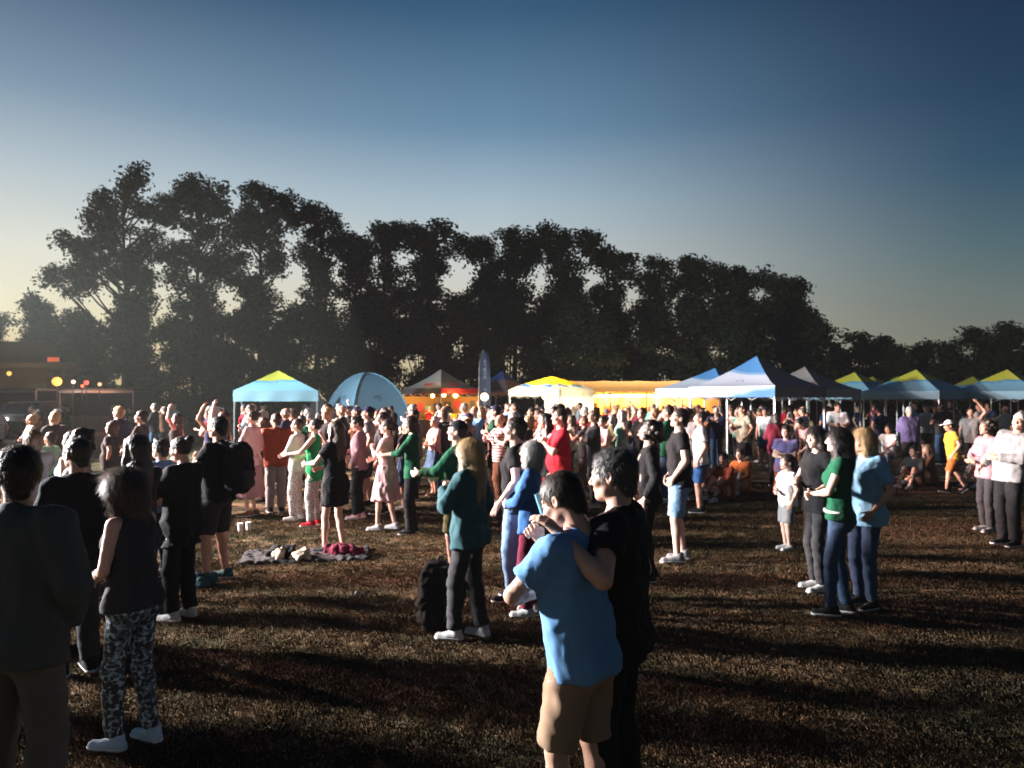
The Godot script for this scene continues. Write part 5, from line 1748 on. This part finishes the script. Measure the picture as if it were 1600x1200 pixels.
	for k in 12:
		if k == 5 or k == 6:
			continue
		var y := 120 + k * 48
		im.fill_rect(Rect2i(50, y, 30, 6), ink)
		if k % 2 == 0:
			im.fill_rect(Rect2i(50, y, 6, 30), ink)
		im.fill_rect(Rect2i(72, y + 4 * (k % 3), 6, 26), ink)
		if k % 3 != 1:
			im.fill_rect(Rect2i(50, y + 26, 28, 6), ink)
	var fv := PackedVector3Array()
	var fu := PackedVector2Array()
	var fi := PackedInt32Array()
	for j in 21:
		var v := j / 20.0
		var y := 1.2 + 3.35 * v
		var left := -0.27 + 0.22 * pow(v, 6.0)
		var wd := 0.58 * sqrt(maxf(1.0 - pow(v, 5.0), 0.0)) + 0.01
		for i in 5:
			var u := i / 4.0
			fv.push_back(Vector3(left + wd * u, y, 0.05 * sin(u * 4.0 + v * 7.0) * u))
			fu.push_back(Vector2(u, 1.0 - v))
	for j in 20:
		for i in 4:
			var a := j * 5 + i
			for q in [a, a + 5, a + 1, a + 1, a + 5, a + 6]:
				fi.push_back(q)
	obj("cloth", to_mesh(smooth({"v": fv, "i": fi, "uv": fu})), fabric(im, 0.3), fl)
	obj("base", box(Vector3(0.5, 0.04, 0.5)), mats.dark, fl, Vector3(-0.28, 0.02, 0))
	# dome tent: four arched walls under two crossing arches
	var dm := Image.create_empty(512, 512, false, Image.FORMAT_RGB8)
	var db := c8([0.13, 0.25, 0.36])
	dm.fill(db)
	var dk := c8([0.04, 0.08, 0.14])
	for k in 90:
		var a := k / 90.0 * TAU
		dm.fill_rect(Rect2i(int(240 + 24 * cos(a)), int(180 + 10 * sin(a * 2.0 + 0.5)), 5, 4), dk)
		dm.fill_rect(Rect2i(int(262 + 14 * cos(a)), int(186 + 20 * sin(a)), 4, 4), dk)
	rng.seed = 9
	scribble(dm, 130, 268, 18, 14, 8, dk.lerp(db, 0.5), rng)
	var dome := thing("dome_tent", "round-topped light blue dome tent with dark emblems", "tent", Vector3(-7.0, 0, -36.0), 38)
	var dmat := fabric(dm)
	var ds := dome_side(1.62, 3.3)
	for k in 4:
		obj("wall_panel", ds, dmat, dome, Vector3.ZERO, Vector3(0, 90.0 * k, 0))
	for k in 2:
		var s := SurfaceTool.new()
		s.begin(Mesh.PRIMITIVE_TRIANGLES)
		var pts := []
		var rad := []
		for i in 21:
			var a := PI * i / 20.0
			pts.append(Vector3(1.63 * cos(a), 3.31 * sin(a), 1.63 * cos(a) * (1 if k == 0 else -1)))
			rad.append(0.035)
		tube(s, pts, rad, 6)
		s.generate_normals()
		obj("arch", s.commit(), paint(Color(0.16, 0.32, 0.45), 0.7), dome)
	var fly := thing("small_tent", "low dark grey ridge tent at the foot of the dome tent", "tent", Vector3(-9.0, 0, -34.5), 15)
	var rr := SurfaceTool.new()
	for sgn in [-1.0, 1.0]:
		rr.begin(Mesh.PRIMITIVE_TRIANGLES)
		for q in [Vector3(-1.1, 0, sgn * 1.2), Vector3(0.0, 2.5, 0), Vector3(1.1, 0, sgn * 1.2)]:
			rr.add_vertex(q)
		rr.generate_normals()
		obj("sheet", rr.commit(), mats.dark, fly)
	for sgn in [-1.0, 1.0]:
		rr.begin(Mesh.PRIMITIVE_TRIANGLES)
		for q in [Vector3(sgn * 1.1, 0, -1.2), Vector3(0.0, 2.5, 0), Vector3(sgn * 1.1, 0, 1.2)]:
			rr.add_vertex(q)
		rr.generate_normals()
		obj("end_sheet", rr.commit(), mats.dark, fly)

func bulb(at: Vector3, c: Color, e: float, r: float, label: String, group := "", pole := false) -> void:
	var t := thing("hanging_bulb" if not pole else "pole_lamp", label, "lamp", at, 0, group)
	obj("lamp_bulb", globe(r), glowing(c, 8.0 if r < 0.15 else 3.0), t)
	if pole:
		obj("post", rod(0.03, at.y - r), mats.dark, t, Vector3(0, -(at.y + r) * 0.5, 0))
	else:
		obj("wire", rod(0.006, 0.4), mats.black, t, Vector3(0, r + 0.2, 0))
	lamp(Vector3.ZERO, c, e, r * 0.9, t)

func zone(px: float) -> String:
	if px < 120: return "below amber lamps"
	if px < 260: return "right of amber lamps"
	if px < 370: return "left of lone green tent"
	if px < 505: return "before lone green tent"
	if px < 625: return "before blue dome tent"
	if px < 745: return "before red-valanced tent"
	if px < 840: return "below blue flag"
	if px < 930: return "before yellow-capped tent"
	if px < 1040: return "before glowing marquee"
	if px < 1230: return "before blue-peaked tents"
	if px < 1400: return "left of middle green tent"
	return "before green tents"

func crowd() -> void:
	var cfg := [["man", 0.004], ["woman", 0.004], ["man_beard", 0.004], ["child", 0.005]]
	var jobs := []
	var keys := []
	for lod in 2:
		for q in cfg:
			jobs.append([func(a): return make_head(a[0], a[1]), [q[0], q[1] * (1.0 if lod == 0 else 1.75)]])
			keys.append(["h", q[0] + ("" if lod == 0 else " far")])
		for q in ["short", "buzz", "fringe", "tousled", "long", "bob", "curly", "bun", "ponytail"]:
			jobs.append([func(a): return make_hair(a[0], a[1]), [q, 0.006 if lod == 0 else 0.0105]])
			keys.append(["r", q + ("" if lod == 0 else " far")])
	jobs.append([func(a): return make_cap(a[1]), ["", 0.006]])
	keys.append(["r", "cap"])
	for q in [[0.35, 0.3, 0.004], [1.0, 0.9, 0.004], [0.35, 0.3, 0.0065], [1.0, 0.9, 0.0065]]:
		jobs.append([func(a): return make_hand(a[0], a[1], a[2]), q])
		keys.append(["hand", ""])
	jobs.append([func(a): return make_shoe(a[1]), ["", 0.008]])
	keys.append(["shoe", ""])
	jobs.append([func(a): return make_sole(a[1]), ["", 0.009]])
	keys.append(["sole", ""])
	var made := make_all(jobs)
	for k in made.size():
		match keys[k][0]:
			"h": heads[keys[k][1]] = made[k]
			"r": hairs[keys[k][1]] = made[k]
			"hand": hands.append(made[k])
			"shoe": shoe_shape = made[k]
			"sole": sole_shape = made[k]
	mats.speckled = paint(Color.WHITE, 0.85)
	mats.speckled.albedo_texture = noise_tex(0.05, 41, [[0.0, Color(0.02, 0.025, 0.03)], [0.6, Color(0.025, 0.03, 0.035)], [0.64, Color(0.3, 0.42, 0.5)], [1.0, Color(0.5, 0.6, 0.65)]], 256, 2)
	mats.checked = paint(Color.WHITE, 0.85)
	mats.checked.albedo_texture = noise_tex(0.06, 42, [[0.0, Color(0.08, 0.06, 0.06)], [0.46, Color(0.1, 0.08, 0.08)], [0.5, Color(0.6, 0.55, 0.53)], [1.0, Color(0.65, 0.6, 0.6)]], 256, 2)
	mats.floral = paint(Color.WHITE, 0.85)
	mats.floral.albedo_texture = noise_tex(0.06, 43, [[0.0, Color(0.06, 0.07, 0.04)], [0.45, Color(0.12, 0.13, 0.08)], [0.55, Color(0.35, 0.34, 0.27)], [1.0, Color(0.5, 0.48, 0.4)]], 256, 3)
	for m in ["speckled", "checked", "floral"]:
		mats[m].uv1_triplanar = true
		mats[m].uv1_scale = Vector3.ONE * (2.0 if m == "speckled" else 3.0)
	var named := named_people()
	var figures := crowd_figures()
	var vendors := [[-3.6, 41.6, -20, 3, "black", "vendor in black jacket inside the red-valanced tent"], [-4.6, 41.3, 10, 6, "red", "vendor in red t-shirt inside the red-valanced tent"], [2.2, 38.2, -10, 8, "black", "vendor with a navy cap inside the yellow-capped tent"], [1.3, 37.9, 15, 4, "charcoal", "vendor in charcoal tank top inside the yellow-capped tent"], [5.0, 44.6, 0, 1, "black", "vendor in black shirt at the left end of the marquee"], [7.1, 44.9, 20, 11, "charcoal", "vendor in charcoal polo shirt in the middle of the marquee"], [9.0, 44.5, -20, 15, "brown", "vendor in brown t-shirt at the right end of the marquee"]]
	jobs = []
	for s in named:
		jobs.append([make_person, s])
	for k in figures.size():
		figures[k].cell = 0.023
		figures[k].seed = 100 + k
		jobs.append([make_person, figures[k]])
	made = make_all(jobs)
	var used: Array[Vector2] = []
	for k in named.size():
		var s: Dictionary = named[k]
		place_person(s, fill_shape(made[k]), s.x, s.d, s.yaw, s.c, s.label, "people sitting on the grass" if s.label.ends_with("on the grass") else "")
		used.append(Vector2(s.x, s.d))
		var last: Node3D = get_child(get_child_count() - 1)
		if s.label.contains("holding a cup"):
			held("cup", last, {"joints": made[k].joints}, 0, "white cup held by the man in bright red t-shirt")
		elif s.label.contains("at his phone"):
			held("phone", last, {"joints": made[k].joints}, 0, "phone held by the man in plain white t-shirt")
		elif s.has("belt"):
			var j: Dictionary = made[k].joints
			var ring := []
			var w := []
			for q in 33:
				var a := TAU * q / 32.0
				ring.append(j.hip + j.kb * Vector3(0.188 * cos(a), 0.045, 0.126 * sin(a) + 0.002) * j.h)
				w.append(0.014)
			var bs := SurfaceTool.new()
			bs.begin(Mesh.PRIMITIVE_TRIANGLES)
			tube(bs, ring, w, 6)
			bs.generate_normals()
			obj("belt", bs.commit(), cloth("white"), last)
	var shapes := []
	for k in figures.size():
		shapes.append(fill_shape(made[named.size() + k]))
	for q in vendors:
		place_person(figures[q[3]], shapes[q[3]], q[0], q[1], q[2], [q[4], "black", "dark brown", 1, "black"], q[5])
	var left_edge := [[-4.7, 6.2, 1, "navy"], [-5.3, 7.2, 4, "maroon"], [-4.4, 7.6, 12, "grey"], [-5.9, 6.4, 9, "charcoal"], [-5.0, 5.2, 3, "black"]]
	for q in left_edge:
		var fig: Dictionary = figures[q[2]]
		place_person(fig, shapes[q[2]], q[0], q[1], -75.0 + 12.0 * sin(q[0] * 7.0), [q[3], "black", "dark brown", 1, "black"], "%s in %s %s at the left edge behind the big man" % ["woman" if fig.get("fem", false) else "man", q[3], TOP_NAME[fig.top].replace("_", " ").replace("tshirt", "t-shirt")], "people at the left edge")
		used.append(Vector2(q[0], q[1]))
	rng.seed = 77
	var known := {}
	var tops := ["white", "pale grey", "pink", "pink", "grey", "grey", "black", "black", "black", "charcoal", "charcoal", "navy", "navy", "sky blue", "red", "maroon", "mauve", "mint", "dark green", "pale blue", "rust", "brown", "olive", "striped navy", "striped red"]
	var lows := ["black", "black", "denim", "denim", "charcoal", "charcoal", "taupe", "denim", "navy", "brown"]
	var hair := ["black", "dark brown", "dark brown", "brown", "blond", "grey"]
	var count := 0
	var tries := 0
	while count < 247 and tries < 9000:
		tries += 1
		var d := 1.0 / rng.randf_range(1.0 / 36.0, 1.0 / 8.2)
		var px := rng.randf_range(-40.0, 1640.0)
		var pick := rng.randf()
		if pick < 0.25:
			px = rng.randf_range(1060.0, 1640.0)
		elif pick < 0.55:
			px = rng.randf_range(330.0, 1080.0)
		elif pick < 0.62:
			px = rng.randf_range(-260.0, 0.0)
		if d > 27.0 and rng.randf() < 0.5:
			continue
		if px < 330.0 and d > 9.0 and d < 12.4:
			continue
		if px > 1060.0 and d < 24.0 and rng.randf() < 0.15:
			continue
		if px > 225.0 and d < 12.6 + (0.9 if px < 700.0 else 0.0):
			continue
		if px > 700.0 and d < 13.5:
			continue
		if px > 1110.0 and (d < 20.5 or rng.randf() < 0.1):
			continue
		if px > 1000.0 and d < 14.5:
			continue
		if px > 1380.0 and d < 22.5:
			continue
		var x := (px - 800.0) / 1164.0 * d
		var here := Vector2(x, d)
		var free := true
		for q in used:
			if q.distance_to(here) < 0.62:
				free = false
				break
		for q in [[-7.0, 36.0, 2.6], [-9.0, 34.5, 1.8]]:
			if here.distance_to(Vector2(q[0], q[1])) < q[2]:
				free = false
		if not free:
			continue
		var f := rng.randi() % figures.size()
		var s: Dictionary = figures[f]
		var child: bool = s.get("h", 1.75) < 1.4
		if child and rng.randf() < 0.6 or f == 10 and rng.randf() < 0.7:
			continue
		var label := ""
		var c := []
		for t in 60:
			c = [tops[rng.randi() % tops.size()], lows[rng.randi() % lows.size()], hair[rng.randi() % hair.size()], rng.randi() % 4, ["black", "white", "grey", "brown"][rng.randi() % 4]]
			var who := "child" if child else ("woman" if s.get("fem", false) else "man")
			var low: String = {"hotpants": "shorts"}.get(s.bottom, s.bottom)
			label = "%s %s in %s %s and %s %s %s" % [c[2] + "-haired" if s.hair != "bald" else "bald", who, c[0], TOP_NAME[s.top].replace("_", " ").replace("tshirt", "t-shirt"), c[1], low, zone(px)]
			label = label.replace("dark brown-haired", "dark-haired")
			if d < 16.0: label += ", near"
			elif d > 24.0: label += ", far"
			if not known.has(label):
				break
		known[label] = true
		used.append(here)
		count += 1
		var to := Vector2(-32.0 - x, 0)
		var yaw := rad_to_deg(atan2(to.x, d - 13.0)) + rng.randfn() * 22.0
		if px > 1100.0:
			yaw += rng.randfn() * 50.0
		var p := place_person(s, shapes[f], x, d, yaw, c, label, "people in the crowd watching the stage")
		p.scale = Vector3.ONE * rng.randf_range(0.95, 1.05)
		var who2 := "%s %s in %s %s and %s %s %s" % [c[2] + "-haired" if s.hair != "bald" else "bald", "child" if child else ("woman" if s.get("fem", false) else "man"), c[0], TOP_NAME[s.top].replace("_", " ").replace("tshirt", "t-shirt"), c[1], {"hotpants": "shorts"}.get(s.bottom, s.bottom), zone(px)]
		who2 = who2.replace("dark brown-haired", "dark-haired")
		if s.arms[0] in ["phone", "screen"] and rng.randf() < 0.75:
			held("phone", p, shapes[f], 0, "phone of " + who2)
		elif s.arms[0] in ["chest", "belly"] and rng.randf() < 0.5 and d < 24.0:
			held("cup", p, shapes[f], 0, "cup of " + who2)

# a phone or a cup in a hand: a thing of its own
func held(what: String, person: Node3D, shape: Dictionary, k: int, label: String) -> void:
	var a: Array = shape.joints.arms[k]
	var d: Vector3 = (a[2] - a[1]).normalized()
	var at: Vector3 = person.transform * (a[2] + d * 0.1 * shape.joints.h)
	var t: Node3D
	if what == "phone":
		t = thing("phone", label, "phone", at + Vector3(0, 0.045, 0), 0, "phones held in the crowd")
		t.rotation = person.rotation + Vector3(deg_to_rad(-22), 0, 0)
		obj("case", box(Vector3(0.074, 0.15, 0.009)), mats.black, t)
		obj("screen", box(Vector3(0.068, 0.14, 0.002)), glowing(Color(0.75, 0.85, 1.0), 1.1), t, Vector3(0, 0, -0.0058))
	else:
		t = thing("paper_cup", label, "cup", at, 0, "cups held in the crowd")
		obj("cup", rod(0.03, 0.12, 0.042), cloth("white"), t)
		obj("rim", rod(0.044, 0.008), cloth("white"), t, Vector3(0, 0.062, 0))

func solid(called: String, g: Grid, m: Material, parent: Node3D = null, folds := 0.0) -> MeshInstance3D:
	return obj(called, to_mesh(wrinkle(g.net(), folds, Vector3(9, 9, 9), 5)), m, parent)

func backpack(at: Vector3, turn: float, label: String, big: float, worn: bool) -> void:
	var t := thing("backpack", label, "backpack", at, turn)
	t.scale = Vector3.ONE * big
	var g := Grid.new(Vector3(-0.3, -0.05, -0.25), Vector3(0.3, 0.75, 0.25), 0.015)
	for y in [0.1, 0.24, 0.38]:
		g.cone(Vector3(-0.09, y, 0), Vector3(0.09, y, 0), 0.115, 0.11, 0.05)
	g.cone(Vector3(-0.06, 0.47, -0.01), Vector3(0.06, 0.47, -0.01), 0.085, 0.085, 0.06)
	solid("bag", g, cloth("black"), t, 0.02)
	g = Grid.new(Vector3(-0.2, -0.02, -0.35), Vector3(0.2, 0.45, 0.0), 0.013)
	for y in [0.1, 0.2]:
		g.cone(Vector3(-0.07, y, -0.11), Vector3(0.07, y, -0.11), 0.05, 0.05, 0.04)
	solid("front_pocket", g, cloth("charcoal"), t, 0.012)
	for sx in [-1.0, 1.0]:
		var st := SurfaceTool.new()
		st.begin(Mesh.PRIMITIVE_TRIANGLES)
		tube(st, [Vector3(sx * 0.09, 0.5, 0.06), Vector3(sx * 0.11, 0.54, 0.16), Vector3(sx * 0.12, 0.45, 0.29 if worn else 0.2), Vector3(sx * 0.12, 0.25, 0.27 if worn else 0.2), Vector3(sx * 0.1, 0.08, 0.1)], [0.018, 0.02, 0.02, 0.018, 0.014], 6)
		st.generate_normals()
		obj("strap", st.commit(), cloth("charcoal"), t)
	var st := SurfaceTool.new()
	st.begin(Mesh.PRIMITIVE_TRIANGLES)
	tube(st, [Vector3(-0.04, 0.53, 0.03), Vector3(-0.02, 0.59, 0.03), Vector3(0.02, 0.59, 0.03), Vector3(0.04, 0.53, 0.03)], [0.01, 0.01, 0.01, 0.01], 5)
	st.generate_normals()
	obj("handle", st.commit(), cloth("charcoal"), t)

func litter() -> void:
	var r := RandomNumberGenerator.new()
	backpack(Vector3(-0.66, 0, -6.62), 70, "black backpack standing on the grass beside the blond woman", 1.05, false)
	# worn by the man at the left: his back is at +x
	backpack(Vector3(-3.27 + 0.25, 0.98, -8.3 + 0.05), -100, "large black backpack on the back of the man in shorts", 1.0, true)
	# blanket with clothes
	var g := Grid.new(Vector3(-1.0, -0.03, -0.6), Vector3(1.0, 0.3, 0.6), 0.025)
	g.cone(Vector3(-0.75, -0.01, -0.3), Vector3(0.75, -0.01, -0.3), 0.05, 0.05, 0.05)
	for k in 9:
		g.cone(Vector3(-0.75, -0.02, -0.34 + 0.08 * k), Vector3(0.75, -0.02, -0.34 + 0.08 * k), 0.05, 0.05, 0.04)
	var b := solid("blanket", g, cloth("charcoal"), null, 0.03)
	b.position = Vector3(-2.62, 0.0, -9.55)
	b.rotation.y = 0.15
	tag(b, "dark rumpled blanket spread on the grass under the long-haired woman", "blanket")
	var heaps := [[-2.92, 9.5, "black", "dark jacket dropped at the left end of the blanket"], [-2.72, 9.35, "beige", "pale jumper lying on the blanket"], [-2.2, 9.6, "maroon", "dark red bag lying at the right end of the blanket"], [-3.36, 8.05, "teal", "teal cloth bag on the grass beside the backpack man's feet"]]
	for k in heaps.size():
		var q: Array = heaps[k]
		r.seed = 50 + k
		g = Grid.new(Vector3(-0.35, -0.05, -0.3), Vector3(0.35, 0.25, 0.3), 0.016)
		for i in 7:
			var a := Vector3(r.randf_range(-0.2, 0.2), r.randf_range(0.02, 0.07), r.randf_range(-0.12, 0.12))
			g.cone(a, a + Vector3(r.randf_range(-0.12, 0.12), 0, r.randf_range(-0.1, 0.1)), 0.06, 0.045, 0.04)
		g.clip(Vector3.ZERO, Vector3(0, -1, 0))
		var o := solid("clothes_heap" if k < 2 else "cloth_bag", g, cloth(q[2]), null, 0.035)
		o.position = Vector3(q[0], 0.03 if k < 3 else 0.0, -q[1])
		tag(o, q[3], "clothes" if k < 2 else "bag")
	var cups := [[-4.14, 11.4, "white paper cup standing on the grass left of the blanket"], [-4.05, 11.5, "second paper cup, right beside the first on the grass"], [0.9, 11.3, "white cup held by the man in bright red"], ]
	for k in 2:
		var t := thing("paper_cup", cups[k][2], "cup", Vector3(cups[k][0], 0, -cups[k][1]))
		var m := rod(0.03, 0.12, 0.042)
		m.cap_top = false
		obj("cup", m, cloth("white"), t, Vector3(0, 0.06, 0))
		obj("rim", rod(0.044, 0.008), cloth("white"), t, Vector3(0, 0.122, 0))
	var scraps := [[-0.55, 11.8, "paper scrap on the grass right of the pink dress woman's shoes"], [0.9, 5.4, "paper scrap on the grass right of the couple"], [-1.6, 7.7, "paper scrap on the grass between blanket and black backpack"]]
	for q in scraps:
		g = Grid.new(Vector3(-0.12, -0.03, -0.1), Vector3(0.12, 0.08, 0.1), 0.012)
		g.cone(Vector3(-0.05, 0.008, 0.01), Vector3(0.045, 0.02, -0.015), 0.022, 0.016, 0.01)
		g.cone(Vector3(0.0, 0.01, -0.03), Vector3(0.02, 0.03, 0.03), 0.014, 0.012, 0.01)
		var o := solid("paper_scrap", g, cloth("grey"), null, 0.012)
		o.position = Vector3(q[0], 0.015, -q[1])
		o.rotation.y = q[0] * 3.0
		o.scale = Vector3.ONE * 0.5
		tag(o, q[2], "litter", "paper scraps on the grass")
	# phone of the man in blue
	var ph := thing("phone", "pale blue phone held up by the man in blue t-shirt", "phone", Vector3(0.155, 1.5, -3.47), 50)
	ph.rotation_degrees = Vector3(-14, 40, 12)
	obj("case", box(Vector3(0.074, 0.15, 0.009)), paint(Color(0.15, 0.4, 0.55), 0.4), ph)
	obj("screen", box(Vector3(0.068, 0.14, 0.002)), glowing(Color(0.4, 0.75, 0.9), 0.5), ph, Vector3(0, 0, -0.0058))
	obj("camera_bump", box(Vector3(0.02, 0.03, 0.003)), mats.black, ph, Vector3(0.02, 0.05, 0.006))
	# belt, chair
	var bl := thing("folding_chair", "black folding chair under the person in pale jeans", "chair", Vector3(10.45, 0, -21.0), -50)
	obj("seat", box(Vector3(0.45, 0.04, 0.42)), mats.dark, bl, Vector3(0, 0.4, 0))
	obj("backrest", box(Vector3(0.45, 0.3, 0.03)), mats.dark, bl, Vector3(0, 0.75, -0.24))
	for sx in [-1, 1]:
		obj("leg", box(Vector3(0.025, 0.6, 0.025)), mats.alu, bl, Vector3(sx * 0.22, 0.25, 0.0), Vector3(40, 0, 0))
		obj("leg", box(Vector3(0.025, 0.6, 0.025)), mats.alu, bl, Vector3(sx * 0.2, 0.25, 0.0), Vector3(-40, 0, 0))
		obj("back_post", box(Vector3(0.025, 0.55, 0.025)), mats.alu, bl, Vector3(sx * 0.22, 0.65, -0.22))
